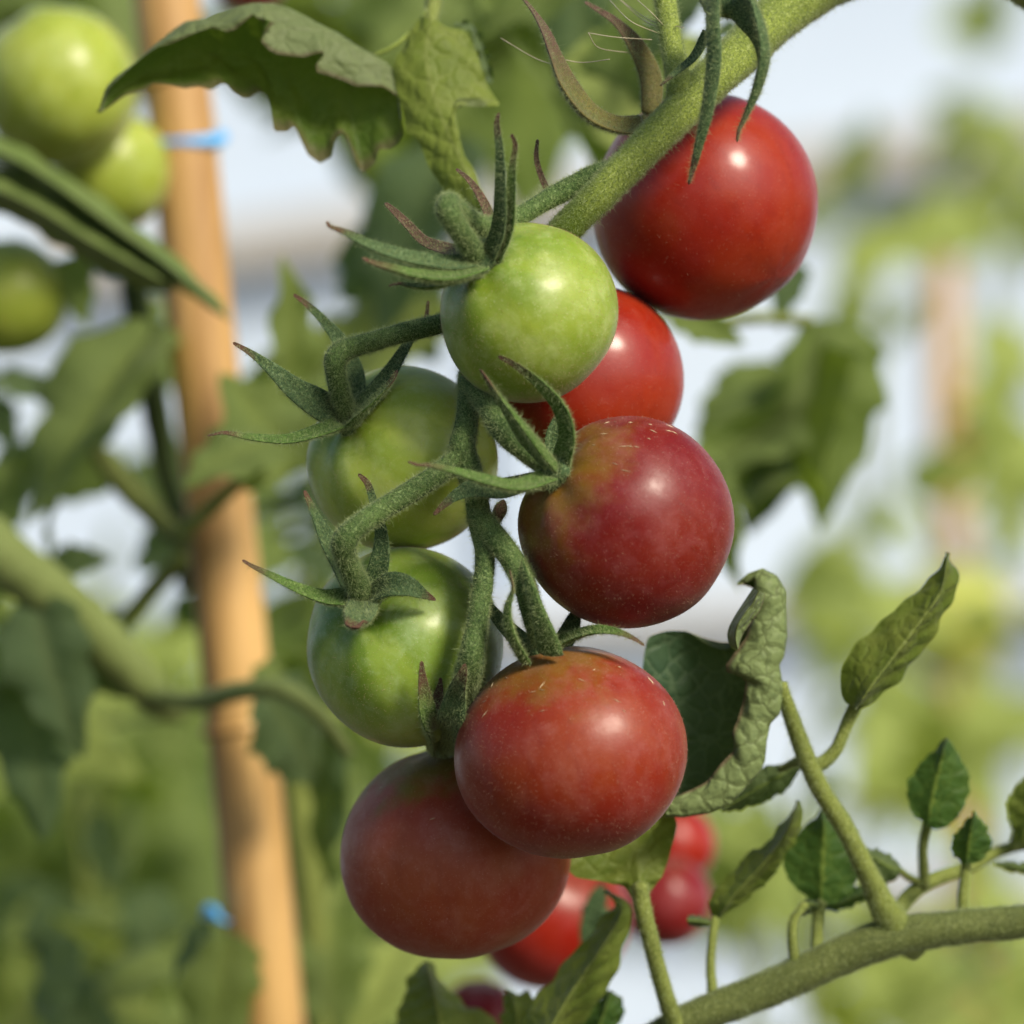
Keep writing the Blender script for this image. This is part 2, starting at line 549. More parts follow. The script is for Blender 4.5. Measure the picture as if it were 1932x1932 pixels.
def calyx(root, cx, cy, cd, w, axis, sepals, mat, hair=True):
    """sepals: list of (ctrl, mat or None, face)"""
    c = P(cx, cy, cd); r = w * 0.5 * PX(cd)
    n, m = 7, 18
    prof = [(0.25, 0.5), (0.7, 0.45), (1.0, 0.2), (1.12, -0.1), (1.0, -0.35), (0.6, -0.5), (0.1, -0.55)]
    ph = np.linspace(0, 2 * math.pi, m, endpoint=False)
    V = np.array([[pr * (1 + 0.12 * math.cos(5 * a)) * math.cos(a) * r, pr * (1 + 0.12 * math.cos(5 * a)) * math.sin(a) * r, pz * r] for pr, pz in prof for a in ph])
    mt = axis_matrix(c, axis)
    R = np.array(mt.to_3x3()); V = V @ R.T + c
    Q = grid_faces(n, m, True)[:, ::-1]
    co = obj('calyx', mesh('calyx', V, Q, {'tt': np.zeros(len(V))}), mat, root)
    AV, AQ = [V], [Q]; off = len(V)
    for s in sepals:
        ctrl, mm, face = (list(s) + [None, None])[:3]
        o, V1, Q1 = sepal(co, ctrl, mm or mat, face=face)
        AV.append(V1); AQ.append(Q1 + off); off += len(V1)
    if hair:
        hairs('hair', np.vstack(AV), np.vstack(AQ), 2.2e7, 0.00048, 0.000045, M_HAIR, co, long_frac=0.04, long_len=0.0013)
    return co


def stalk(parent, name, ctrl, mat, hair=3.0e7, m=16, long_frac=0.012, label=None):
    V, F, caps, t = tube_geo(ctrl, m=m)
    o = obj(name, mesh_qt(name, V, F, caps[:, :3], {'tt': t}), mat, parent)
    if label: o['label'] = label
    if hair:
        hairs('hair', V, F, hair * 0.85, 0.00050, 0.000045, M_HAIR, o, long_frac=long_frac * 2.5, long_len=0.0016)
    return o


# ================================================================== the setting
M_SOIL = plain_mat('soil', (0.06, 0.05, 0.03), (0.10, 0.085, 0.05), 9, 0.9, 0.6, 0.01)
gv = [(-30, -30, 0), (30, -30, 0), (30, 30, 0), (-30, 30, 0)]
ground = obj('ground', mesh('ground', gv, [[0, 1, 2, 3]], smooth=False), M_SOIL)
ground['kind'] = 'structure'

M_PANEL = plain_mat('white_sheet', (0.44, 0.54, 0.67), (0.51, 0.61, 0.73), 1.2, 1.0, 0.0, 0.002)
M_RAIL = plain_mat('weathered_rail', (0.34, 0.33, 0.29), (0.42, 0.40, 0.36), 20, 0.7, 0.2, 0.002)


def box(name, lo, hi, mat, parent, bevel=0.0, rot=0.0):
    lo = np.array(lo); hi = np.array(hi); c = (lo + hi) / 2; h = (hi - lo) / 2
    V = np.array([[sx, sy, sz] for sx in (-1, 1) for sy in (-1, 1) for sz in (-1, 1)]) * h
    F = [[0, 1, 3, 2], [4, 6, 7, 5], [0, 4, 5, 1], [2, 3, 7, 6], [0, 2, 6, 4], [1, 5, 7, 3]]
    mt = Matrix.Translation(Vector(c)) @ Matrix.Rotation(rot, 4, 'Y')
    return obj(name, mesh(name, V, F, smooth=False), mat, parent, mt)


WY = 4.5
wall = empty('greenhouse_wall', (0, WY, 0), 'white sheeted greenhouse wall with pale rails, blurred far behind the plants', 'wall')
for i in range(-3, 3):
    box('panel', (i * 1.2 + 0.004, WY, 0.02), (i * 1.2 + 1.196, WY + 0.012, 3.2), M_PANEL, wall)
for i in range(-3, 4):
    box('post', (i * 1.2 - 0.02, WY - 0.035, 0.0), (i * 1.2 + 0.02, WY - 0.003, 3.2), M_PANEL, wall)
for ry, hh, rt in ((395, 38, -8), (1180, 22, -3), (1650, 26, 2)):
    zr = P(966, ry, WY)[2]; hz = hh * PX(WY)
    box('rail', (-3.4, WY - 0.075, zr - hz), (3.4, WY - 0.038, zr + hz), M_RAIL, wall, rot=math.radians(rt))

# ------------------------------------------------------------------ generic tomato leaflets for the blurred plants
def leaflet_geo(seed, n=31, m=11, lobes=4):
    rs = np.random.default_rng(seed)
    t = np.linspace(0, 1, n)
    base = np.sin(math.pi * np.clip(t, 0, 1) ** 0.72) ** 0.85
    o = rs.uniform(0, 1)
    wl = base * (0.27 + 0.10 * np.abs(((t * lobes + o) % 1) - 0.25)) * 1.1
    wr = base * (0.27 + 0.10 * np.abs(((t * lobes + o + 0.4) % 1) - 0.25)) * 1.1
    u = np.linspace(-1, 1, m)
    cup = rs.uniform(-0.1, 0.35); arch = rs.uniform(0.05, 0.4); tw = rs.uniform(-0.5, 0.5)
    V = np.zeros((n, m, 3))
    w = np.where(u[None] < 0, wl[:, None], wr[:, None])
    yy = u[None] * w
    V[..., 0] = t[:, None] + 0 * u - 0.06 * np.abs(u)[None] * base[:, None]
    V[..., 1] = yy * np.cos(tw * t)[:, None]
    V[..., 2] = -arch * t[:, None] ** 2 + cup * np.abs(yy) + 0.03 * np.sin(t * 17 + o * 9)[:, None] * np.abs(u) + yy * np.sin(tw * t)[:, None]
    fr = np.abs((((t[:, None] - 0.25 * np.abs(u)[None]) * 7 + (u[None] > 0) * 0.4) % 1) - 0.5) * 2
    side = np.exp(-((1 - fr) / 0.25) ** 2) * (1.1 - np.abs(u)[None])
    V[..., 2] += (1 - side) * 0.035 * np.sin(np.abs(u)[None] * math.pi) * base[:, None]
    vein = np.clip(np.exp(-(u / 0.15) ** 2)[None] + 0.7 * side, 0, 1)
    rim = np.abs(u)[None] + 0 * t[:, None]
    return V.reshape(-1, 3), grid_faces(n, m, False), vein.ravel(), rim.ravel()


LEAVES = [leaflet_geo(s) for s in range(40, 48)]
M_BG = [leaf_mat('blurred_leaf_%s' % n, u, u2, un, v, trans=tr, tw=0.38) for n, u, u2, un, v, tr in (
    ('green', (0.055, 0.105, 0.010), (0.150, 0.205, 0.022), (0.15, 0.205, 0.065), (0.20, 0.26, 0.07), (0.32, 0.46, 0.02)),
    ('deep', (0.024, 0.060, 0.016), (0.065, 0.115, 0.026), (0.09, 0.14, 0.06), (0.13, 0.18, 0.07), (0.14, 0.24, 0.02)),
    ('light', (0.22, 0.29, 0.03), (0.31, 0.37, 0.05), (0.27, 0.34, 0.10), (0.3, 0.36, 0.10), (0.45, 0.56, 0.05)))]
_lm = {}


def leaf_part(parent, base, tip, mat, variant=0, roll=0.0, wide=1.0, name='leaf', label=None):
    """one leaflet from base to tip, both (x, y, depth)"""
    a = P(*base); b = P(*tip)
    X = b - a; L = np.linalg.norm(X); X /= L
    up = np.array([0.15, -0.75, 0.55])
    Z = up - X * (up @ X); Z /= np.linalg.norm(Z)
    Y = np.cross(Z, X)
    c, s = math.cos(roll), math.sin(roll)
    Y, Z = c * Y + s * Z, c * Z - s * Y
    key = (variant, mat.name)
    if key not in _lm:
        V, F, ve, ri = LEAVES[variant]
        _lm[key] = mesh('leaf', V, F, {'vein': ve, 'rim': ri})
        _lm[key].materials.append(mat)
    mt = Matrix([[X[0] * L, Y[0] * L * wide, Z[0] * L, a[0]], [X[1] * L, Y[1] * L * wide, Z[1] * L, a[1]], [X[2] * L, Y[2] * L * wide, Z[2] * L, a[2]], [0, 0, 0, 1]])
    o = bpy.data.objects.new(name, _lm[key])
    o.matrix_basis = mt
    link(o, parent)
    if label: o['label'] = label
    return o


def foliage(parent, blobs, mat, seed, name='foliage'):
    """one joined mass of leaflets; blobs rows: x, y, depth, rx, ry, rdepth, count, leaf length in m"""
    rs = np.random.default_rng(seed)
    VV, FF, A, B = [], [], [], []
    off = 0
    for x, y, d, rx, ry, rd, n, ln in blobs:
        for _ in range(n):
            q = rs.normal(size=3) * 0.55
            a = P(x + q[0] * rx, y + q[1] * ry, d + q[2] * rd)
            X = norm(np.array([rs.normal(), rs.normal() * 0.6, -0.5 + rs.normal() * 0.8]))
            up = norm(np.array([0.3, -0.6, 0.7]) + rs.normal(size=3) * 0.6)
            Z = norm(up - X * (up @ X)); Y = np.cross(Z, X)
            L = ln * rs.uniform(0.6, 1.3)
            V, F, ve, ri = LEAVES[rs.integers(0, len(LEAVES))]
            W = a + (V[:, :1] * X + V[:, 1:2] * Y * rs.uniform(0.8, 1.3) + V[:, 2:] * Z) * L
            VV.append(W); FF.append(F + off); A.append(ve); B.append(ri); off += len(V)
    o = obj(name, mesh(name, np.vstack(VV), np.vstack(FF), {'vein': np.concatenate(A), 'rim': np.concatenate(B)}), mat, parent)
    o['kind'] = 'stuff'
    return o


M_CANE = plain_mat('cane', (0.30, 0.165, 0.055), (0.60, 0.38, 0.135), 90, 0.5, 0.15, 0.0006, stretch=(1, 1, 0.12))
M_TIE = plain_mat('blue_tie', (0.04, 0.30, 0.72), (0.08, 0.42, 0.85), 90, 0.4, 0.1)

# far canes
def cane(label, ctrl, nodes=()):
    root = empty('bamboo_cane', P(*ctrl[-1][:3]), label, 'cane')
    V, F, caps, t = tube_geo(ctrl, n=80, m=20, rough=0.006)
    obj('pole', mesh_qt('pole', V, F, caps[:, :3]), M_CANE, root)
    for (x, y, d, w) in nodes:
        k = stalk(root, 'node', [(x - 2, y - 9, d, w), (x, y - 4, d, w * 1.08), (x, y, d, w * 1.1), (x + 1, y + 5, d, w * 1.07), (x + 2, y + 10, d, w)], M_CANE, hair=0)
    return root


cane('orange-brown cane blurred at the far right beside pale foliage', [(1775, 480, 1.35, 60), (1790, 900, 1.35, 64), (1812, 1400, 1.35, 66), (1850, 2400, 1.35, 70)])

# far plants
def far_plant(label, x, d, stem_ctrl, blobs, mat, seed, group='plants far behind'):
    root = empty('tomato_plant', P(x, 2100, d), label, 'plant', group)
    stalk(root, 'stem', stem_ctrl, M_VINE, hair=0, m=8)
    foliage(root, blobs, mat, seed)
    return root


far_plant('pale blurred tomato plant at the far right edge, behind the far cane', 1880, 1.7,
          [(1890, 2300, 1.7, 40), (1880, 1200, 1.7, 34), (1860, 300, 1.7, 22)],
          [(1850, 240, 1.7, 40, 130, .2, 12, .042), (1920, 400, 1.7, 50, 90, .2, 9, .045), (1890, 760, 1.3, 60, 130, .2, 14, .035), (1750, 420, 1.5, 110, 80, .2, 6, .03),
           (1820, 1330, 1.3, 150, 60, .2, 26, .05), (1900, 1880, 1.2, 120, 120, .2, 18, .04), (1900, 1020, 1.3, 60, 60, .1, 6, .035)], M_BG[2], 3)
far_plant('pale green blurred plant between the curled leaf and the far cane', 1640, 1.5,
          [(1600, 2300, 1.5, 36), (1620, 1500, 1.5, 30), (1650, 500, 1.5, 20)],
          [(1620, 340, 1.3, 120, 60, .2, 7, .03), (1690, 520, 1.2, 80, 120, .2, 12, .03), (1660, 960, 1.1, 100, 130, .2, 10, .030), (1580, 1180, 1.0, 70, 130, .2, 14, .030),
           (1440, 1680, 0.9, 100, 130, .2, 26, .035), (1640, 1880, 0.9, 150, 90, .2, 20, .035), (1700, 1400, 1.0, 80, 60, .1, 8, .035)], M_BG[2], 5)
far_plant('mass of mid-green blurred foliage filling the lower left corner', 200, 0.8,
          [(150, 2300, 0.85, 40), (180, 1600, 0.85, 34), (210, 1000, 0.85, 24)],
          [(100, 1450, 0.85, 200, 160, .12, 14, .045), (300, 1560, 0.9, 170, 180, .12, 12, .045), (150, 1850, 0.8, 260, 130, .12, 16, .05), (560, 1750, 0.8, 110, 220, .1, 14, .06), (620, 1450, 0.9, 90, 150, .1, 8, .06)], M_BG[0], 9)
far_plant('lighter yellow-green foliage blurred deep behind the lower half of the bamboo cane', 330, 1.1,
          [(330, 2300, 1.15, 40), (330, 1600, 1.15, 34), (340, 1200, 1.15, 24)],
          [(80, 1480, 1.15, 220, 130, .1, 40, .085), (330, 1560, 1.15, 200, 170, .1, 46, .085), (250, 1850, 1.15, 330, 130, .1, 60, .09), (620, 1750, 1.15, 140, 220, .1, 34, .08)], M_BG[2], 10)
far_plant('blurred yellow-green foliage along the top edge above the lobed leaf', 650, 0.6,
          [(760, -120, 0.6, 30), (640, 20, 0.6, 24), (520, -60, 0.6, 20)],
          [(620, 25, 0.6, 130, 50, .08, 22, .05), (760, 60, 0.6, 60, 60, .08, 10, .045), (1010, 5, 0.45, 110, 40, .06, 9, .05), (30, -20, 0.6, 200, 40, .05, 14, .05)], M_BG[0], 12)
far_plant('deep green blurred plant seen between the fruit cluster and the bamboo cane', 560, 0.5,
          [(560, 2300, 0.5, 40), (620, 1400, 0.5, 34), (640, 620, 0.5, 20)],
          [(560, 1000, 0.6, 40, 130, .06, 8, .055)], M_BG[0], 15)

# far unripe tomato
mt_far = fruit_mat('unripe_yellow_green', (0.34, 0.38, 0.06), (0.40, 0.44, 0.09), (0.28, 0.33, 0.06), (0.6, 0.62, 0.4), 0.15, speck=0.0, rough=0.3)
tomato('yellow-green tomato heavily blurred behind the upright leaf at right', 1795, 1170, 1.1, 118, 0.95, (0, -0.2, 1), mt_far, 31)

# ------------------------------------------------------------------ leaf blades drawn from edge and midrib curves
def resample(curve, n, smooth):
    c = np.asarray(curve, float)
    if smooth:
        return crom(np.hstack([c[:, :2], c[:, 2:] * 1.0]), n)
    seg = np.linalg.norm(np.diff(c[:, :2], axis=0), axis=1)
    cum = np.concatenate([[0], np.cumsum(seg)]); cum /= cum[-1]
    t = np.linspace(0, 1, n)
    return np.stack([np.interp(t, cum, c[:, k]) for k in range(3)], -1)


def soften(c, k=2):
    c = [np.asarray(p, float) for p in c]
    for _ in range(k):
        out = [c[0]]
        for p, q in zip(c[:-1], c[1:]):
            out += [0.75 * p + 0.25 * q, 0.25 * p + 0.75 * q]
        c = out + [c[-1]]
    return [tuple(p) for p in c]


def blade(parent, curves, mat, mid=1, n=110, per=14, nvein=8, relief=0.0004, pucker=0.0003, name='leaf', label=None, smooth=None, seed=0, flip=False, slant=0.28, one_rim=False, teeth=0.0):
    """curves run base to tip, side by side across the leaf; interpolated across, teeth kept on the outer edges"""
    k = len(curves)
    rs = np.random.default_rng(seed + 100)
    if not smooth and k == 3:
        curves = [soften(curves[0]), curves[1], soften(curves[2])]
    G = np.stack([resample(c, n, (smooth[i] if smooth else i == mid)) for i, c in enumerate(curves)], 1)   # n,k,3
    if teeth:
        tq = np.linspace(0, 1, n)
        for e in (0, k - 1):
            out_dir = G[:, e, :2] - G[:, mid, :2]
            out_dir = out_dir / np.maximum(np.linalg.norm(out_dir, axis=1, keepdims=True), 1e-6)
            saw = (tq * 9 + rs.uniform()) % 1
            G[:, e, :2] += out_dir * (teeth * (saw - 0.4) * np.sin(math.pi * tq) ** 0.5)[:, None]
    cols, us = [], []
    for i in range(k - 1):
        s = np.linspace(0, 1, per, endpoint=(i == k - 2))
        for v in s:
            a = G[:, max(i - 1, 0)] if i > 0 else 2 * G[:, 0] - G[:, 1]
            b, c = G[:, i], G[:, i + 1]
            d = G[:, i + 2] if i + 2 < k else 2 * G[:, -1] - G[:, -2]
            x = 0.5 * (2 * b + (c - a) * v + (2 * a - 5 * b + 4 * c - d) * v * v + (3 * b - a - 3 * c + d) * v ** 3)
            if k == 3: x = b * (1 - v) + c * v + (0.0) * b
            cols.append(x)
            us.append((i + v - mid) / (mid if i + v < mid else max(k - 1 - mid, 1e-6)) if mid not in (0,) else (i + v) / (k - 1))
    A = np.stack(cols, 1); u = np.array(us); m = A.shape[1]
    A[..., 2] = far(A[..., 2])
    kk = S * (D0 + A[..., 2]) / D0
    Wd = np.stack([(A[..., 0] - 966) * kk, A[..., 2], ZC - (A[..., 1] - 966) * kk], -1)
    t = np.linspace(0, 1, n)[:, None]; au = np.abs(u)[None]
    ph = (t - slant * au) * nvein + (u[None] > 0) * 0.45
    fr = np.abs(((ph + 0.12 * np.sin(t * 31 + u[None] * 2)) % 1) - 0.5) * 2
    side = np.exp(-((1 - fr) / 0.14) ** 2) * np.clip(1.15 - au, 0, 1)
    midv = np.exp(-(u / 0.06) ** 2)[None] + 0 * t
    vein = np.clip(side * 0.75 + midv, 0, 1)
    Nn = norm(np.cross(np.gradient(Wd, axis=0), np.gradient(Wd, axis=1)))
    o = rs.uniform(0, 6.28, 4)
    bul = (1 - side) * relief * np.sin(np.clip(au, 0, 1) * math.pi) 
    puc = pucker * (np.sin(t * 23 + o[0] + u[None] * 4) + np.sin(t * 41 + o[1] - u[None] * 7) * 0.7) * np.clip(au, 0, 1)
    Wd = Wd + Nn * (bul + puc)[..., None]
    F = grid_faces(n, m, False)
    if flip: F = F[:, ::-1]
    ob = obj(name, mesh(name, Wd.reshape(-1, 3), F, {'vein': vein.ravel(), 'rim': ((np.clip(u, 0, 1)[None] if one_rim else au) + 0 * t).ravel()}), mat, parent)
    if label: ob['label'] = label
    return ob


def dz(c, d):
    """add one depth (or a ramp of depth) to an x,y list"""
    n = len(c)
    if isinstance(d, (int, float)): d = (d, d)
    return [(x, y, d[0] + (d[1] - d[0]) * i / max(n - 1, 1)) for i, (x, y) in enumerate(c)]


M_LTOP = leaf_mat('lobed_leaf', (0.045, 0.085, 0.012), (0.08, 0.12, 0.02), (0.155, 0.20, 0.085), (0.11, 0.15, 0.05), trans=(0.2, 0.3, 0.02), tw=0.3, edge=(0.09, 0.08, 0.04), net=0.3, cells=300, net_col=(0.10, 0.13, 0.05))
M_LMID = leaf_mat('pale_green_leaf', (0.105, 0.15, 0.022), (0.145, 0.19, 0.034), (0.14, 0.18, 0.07), (0.2, 0.24, 0.07), trans=(0.3, 0.38, 0.05), tw=0.25, net=0.25, cells=300, net_col=(0.1, 0.13, 0.04))  # paler green than the lobed leaf
M_LDARK = leaf_mat('dark_leaf', (0.028, 0.070, 0.014), (0.045, 0.095, 0.018), (0.09, 0.13, 0.05), (0.16, 0.225, 0.04), trans=(0.16, 0.26, 0.03), tw=0.3, net=0.22, cells=380, vamt=0.8)
M_LVINE = leaf_mat('young_leaf', (0.085, 0.125, 0.02), (0.13, 0.165, 0.032), (0.15, 0.19, 0.075), (0.17, 0.21, 0.06), trans=(0.26, 0.34, 0.03), tw=0.28, net=0.25, cells=330, vamt=0.7)
M_CURL = leaf_mat('curled_leaf', (0.030, 0.066, 0.036), (0.048, 0.090, 0.046), (0.170, 0.228, 0.088), (0.12, 0.18, 0.10), trans=(0.16, 0.24, 0.04), tw=0.18, net=0.55, cells=300, net_col=(0.06, 0.075, 0.025), edge=(0.11, 0.09, 0.05), netb=0.9, vein_under=(0.085, 0.11, 0.035), vamt=0.75)

M_FOLD = leaf_mat('folded_leaf', (0.095, 0.145, 0.035), (0.125, 0.175, 0.05), (0.14, 0.18, 0.08), (0.16, 0.2, 0.08), trans=(0.2, 0.28, 0.05), tw=0.1)

# ================================================================== blurred plant with the bamboo cane, at left
DS = 0.17
cn = cane('tall bamboo cane running up the left side, tied with blue cord',
          [(308, -90, DS, 126), (318, 30, DS, 126), (347, 270, DS, 126), (374, 560, DS, 128), (408, 900, DS, 128), (433, 1150, DS, 130), (456, 1380, DS, 130), (482, 1650, DS, 132), (520, 2050, DS, 134)],
          nodes=((326, 150, DS, 128), (455, 1372, DS, 132)))
tie = []
for a in np.linspace(0, 2 * math.pi, 25):
    tie.append((351 + 68 * math.cos(a), 268 - 9 * math.cos(a) + 4 * math.sin(2 * a), DS - 45 * PX(DS) * math.sin(a), 24))
V, F, caps, t = tube_geo(tie, n=72, m=12, rough=0.05)
o = obj('cord_tie', mesh_qt('cord_tie', V, F, caps[:, :3]), M_TIE)
tag(o, 'light blue cord tied round the bamboo cane near its top', 'cord')
V, F, caps, t = tube_geo([(386, 1728, DS - .002, 14), (394, 1716, DS - .006, 22), (404, 1722, DS - .008, 22), (414, 1734, DS - .009, 12), (432, 1740, DS - .009, 5)], n=30, m=10, rough=0.05)
o = obj('cord_tie', mesh_qt('cord_tie', V, F, caps[:, :3]), M_TIE)
tag(o, 'small blue cord knot on the lower left side of the bamboo cane', 'cord')

M_LSTEM = stem_mat('pale_stem', (0.16, 0.205, 0.065), (0.105, 0.14, 0.04), (0.23, 0.28, 0.11), sheen=0.12)
GB = fruit_mat('unripe_olive', (0.235, 0.30, 0.03), (0.31, 0.375, 0.055), (0.17, 0.235, 0.03), (0.50, 0.58, 0.30), 0.25, speck=0.0, rough=0.26, sheen=0.2, stripes=0.3)
GB3 = fruit_mat('unripe_shaded', (0.20, 0.26, 0.03), (0.26, 0.31, 0.045), (0.16, 0.21, 0.03), (0.3, 0.34, 0.15), 0.15, speck=0.0, rough=0.35, sheen=0.1)  # darker copy of the unripe skin, its shade painted into the colour
tomato('largest green tomato, blurred in the upper left corner', 112, 163, 0.150, 152, 0.98, (-0.4, 0.2, 0.8), GB, 51)
tomato('small pale green tomato blurred below the largest one, against the cane', 208, 324, 0.165, 114, 1.0, (-0.3, 0.2, 0.9), GB, 52)
tomato('shaded green tomato half cut by the left edge, under the folded leaf', 16, 560, 0.18, 112, 1.0, (-0.3, 0.2, 0.9), GB3, 53)

lp = empty('tomato_plant', P(200, 2100, 0.2), 'blurred staked tomato plant with thick pale stem around the bamboo cane', 'plant')
stalk(lp, 'main_stem', [(-700, 620, .16, 110), (-350, 810, .15, 110), (-60, 1000, .14, 108), (40, 1078, .14, 104), (150, 1165, .145, 98), (250, 1270, .15, 84), (310, 1330, .155, 60), (345, 1345, .155, 40)], M_LSTEM, hair=0)
stalk(lp, 'petiole', [(290, 1315, .15, 40), (380, 1322, .14, 40), (450, 1304, .13, 38), (530, 1300, .125, 40), (600, 1345, .125, 34), (660, 1420, .13, 24)], M_LSTEM, hair=0)
M_DSTEM = stem_mat('shaded_stem', (0.040, 0.062, 0.018), (0.025, 0.042, 0.012), (0.07, 0.1, 0.035), sheen=0.05)  # shadowed side of the stem, shade put into the dark green
stalk(lp, 'stem', [(238, 440, .19, 46), (262, 600, .19, 56), (292, 760, .19, 56), (318, 900, .19, 50), (345, 1000, .185, 36), (352, 1110, .185, 34)], M_DSTEM, hair=0)
stalk(lp, 'petiole', [(345, 1005, .155, 28), (400, 955, .15, 30), (460, 900, .145, 26), (520, 830, .14, 16)], M_VINE, hair=0)
stalk(lp, 'petiole', [(352, 1030, .16, 34), (300, 980, .165, 44), (240, 920, .17, 50), (180, 850, .17, 36)], M_VINED, hair=0)
stalk(lp, 'petiole', [(345, 1050, .165, 36), (290, 1110, .17, 38), (230, 1180, .17, 36)], M_VINE, hair=0)
stalk(lp, 'stem', [(545, 1330, .20, 54), (565, 1500, .2, 60), (590, 1700, .2, 66), (610, 2000, .2, 72)], M_VINE, hair=0)
blade(lp, [dz([(-30, 300), (60, 338), (150, 395), (240, 450), (300, 495), (335, 545)], .128), dz([(-30, 345), (70, 392), (170, 455), (260, 505), (335, 545)], .118),
           dz([(-30, 385), (60, 432), (150, 490), (230, 535), (290, 552), (335, 548)], .130)], M_FOLD, label='pale underside strip of a folded leaf')
blade(lp, [dz([(-30, 240), (60, 290), (130, 332), (250, 420), (340, 490), (400, 548), (432, 602)], .128), dz([(-30, 275), (70, 325), (200, 418), (320, 505), (432, 602)], .120),
           dz([(-30, 292), (60, 345), (180, 432), (290, 510), (360, 558), (432, 602)], .132)], M_FOLD, label='upper strip of a folded leaf crossing the cane')
L = lambda *a, **k: leaf_part(lp, *a, **k)
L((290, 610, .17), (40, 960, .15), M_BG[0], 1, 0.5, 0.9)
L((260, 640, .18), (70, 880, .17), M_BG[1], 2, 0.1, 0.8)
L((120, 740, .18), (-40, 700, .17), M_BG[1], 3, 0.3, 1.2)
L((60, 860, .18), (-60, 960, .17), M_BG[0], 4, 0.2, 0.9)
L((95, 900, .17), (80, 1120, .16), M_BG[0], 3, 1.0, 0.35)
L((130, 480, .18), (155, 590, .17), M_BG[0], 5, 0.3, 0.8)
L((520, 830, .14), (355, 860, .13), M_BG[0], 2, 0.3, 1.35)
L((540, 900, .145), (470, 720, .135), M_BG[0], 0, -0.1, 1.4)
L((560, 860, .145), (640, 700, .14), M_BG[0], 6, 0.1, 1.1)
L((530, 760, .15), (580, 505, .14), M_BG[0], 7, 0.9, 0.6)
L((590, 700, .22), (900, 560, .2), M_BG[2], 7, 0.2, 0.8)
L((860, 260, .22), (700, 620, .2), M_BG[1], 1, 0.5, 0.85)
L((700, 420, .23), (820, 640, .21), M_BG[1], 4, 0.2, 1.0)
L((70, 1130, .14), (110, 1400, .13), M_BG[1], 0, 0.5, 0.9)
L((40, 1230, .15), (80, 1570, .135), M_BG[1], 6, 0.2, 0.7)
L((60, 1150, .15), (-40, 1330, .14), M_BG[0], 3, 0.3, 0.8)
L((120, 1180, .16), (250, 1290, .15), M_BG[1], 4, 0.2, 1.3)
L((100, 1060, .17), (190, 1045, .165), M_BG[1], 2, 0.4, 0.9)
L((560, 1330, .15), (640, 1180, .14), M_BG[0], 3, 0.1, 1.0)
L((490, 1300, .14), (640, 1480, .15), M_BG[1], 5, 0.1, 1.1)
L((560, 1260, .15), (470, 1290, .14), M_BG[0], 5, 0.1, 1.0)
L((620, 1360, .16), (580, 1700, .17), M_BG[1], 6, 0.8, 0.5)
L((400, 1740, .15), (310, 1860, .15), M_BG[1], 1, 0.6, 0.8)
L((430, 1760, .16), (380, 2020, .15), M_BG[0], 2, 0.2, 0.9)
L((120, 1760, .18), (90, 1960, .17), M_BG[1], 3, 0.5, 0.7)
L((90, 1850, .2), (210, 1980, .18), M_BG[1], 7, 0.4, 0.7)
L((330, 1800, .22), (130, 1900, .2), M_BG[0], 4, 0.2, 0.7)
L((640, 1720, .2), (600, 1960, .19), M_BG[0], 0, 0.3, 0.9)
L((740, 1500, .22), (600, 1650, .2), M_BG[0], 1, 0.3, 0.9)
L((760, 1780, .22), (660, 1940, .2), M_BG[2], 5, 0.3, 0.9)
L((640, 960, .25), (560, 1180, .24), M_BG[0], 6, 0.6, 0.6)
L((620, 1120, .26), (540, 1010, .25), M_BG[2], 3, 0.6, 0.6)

rs = np.random.default_rng(404)
def scatter(parent, n, x0, x1, y0, y1, d0, d1, l0, l1, mats, holes=()):
    k = 0
    while k < n:
        x, y, d = rs.uniform(x0, x1), rs.uniform(y0, y1), rs.uniform(d0, d1)
        ln = rs.uniform(l0, l1); an = rs.normal(1.2, 0.9)
        tx, ty = x + ln * math.cos(an), y + ln * math.sin(an)
        if any(hx0 < q < hx1 and hy0 < w < hy1 for hx0, hy0, hx1, hy1 in holes for q, w in ((x, y), (tx, ty), ((x + tx) / 2, (y + ty) / 2))):
            continue
        leaf_part(parent, (x, y, d), (tx, ty, d - rs.uniform(0, .02)), mats[rs.integers(len(mats))], int(rs.integers(8)), rs.normal(0, .6), rs.uniform(.6, 1.2))
        k += 1


scatter(lp, 46, -40, 700, 1180, 1960, .24, .38, 90, 210, [M_BG[0], M_BG[2], M_BG[0], M_BG[1]], holes=((370, 1350, 560, 1960),))
scatter(lp, 14, -40, 330, 680, 1250, .2, .26, 70, 130, [M_BG[1], M_BG[0], M_BG[1]], holes=((90, 910, 260, 1120), (-60, 560, 170, 700), (250, 700, 340, 900), (-60, 900, 60, 1000)))
scatter(lp, 7, 470, 620, 820, 1260, .2, .28, 70, 130, [M_BG[1], M_BG[0]])
scatter(lp, 12, -40, 330, 560, 1150, .20, .30, 70, 150, [M_BG[0], M_BG[1], M_BG[0]], holes=((90, 910, 260, 1120), (-60, 560, 170, 700), (250, 700, 340, 900)))
scatter(lp, 9, 500, 700, 480, 1180, .24, .34, 80, 160, [M_BG[0], M_BG[2]], holes=((420, 560, 560, 640),))
for st in ([(20, 1960, .3, 16), (120, 1800, .3, 14), (260, 1700, .3, 10)], [(60, 1420, .3, 14), (200, 1365, .3, 12), (330, 1345, .28, 10)], [(130, 1960, .35, 14), (160, 1700, .35, 12), (140, 1500, .35, 10)], [(560, 1100, .3, 16), (600, 1000, .3, 14), (590, 860, .3, 12)]):
    stalk(lp, 'petiole', st, M_VINE, hair=0, m=8)

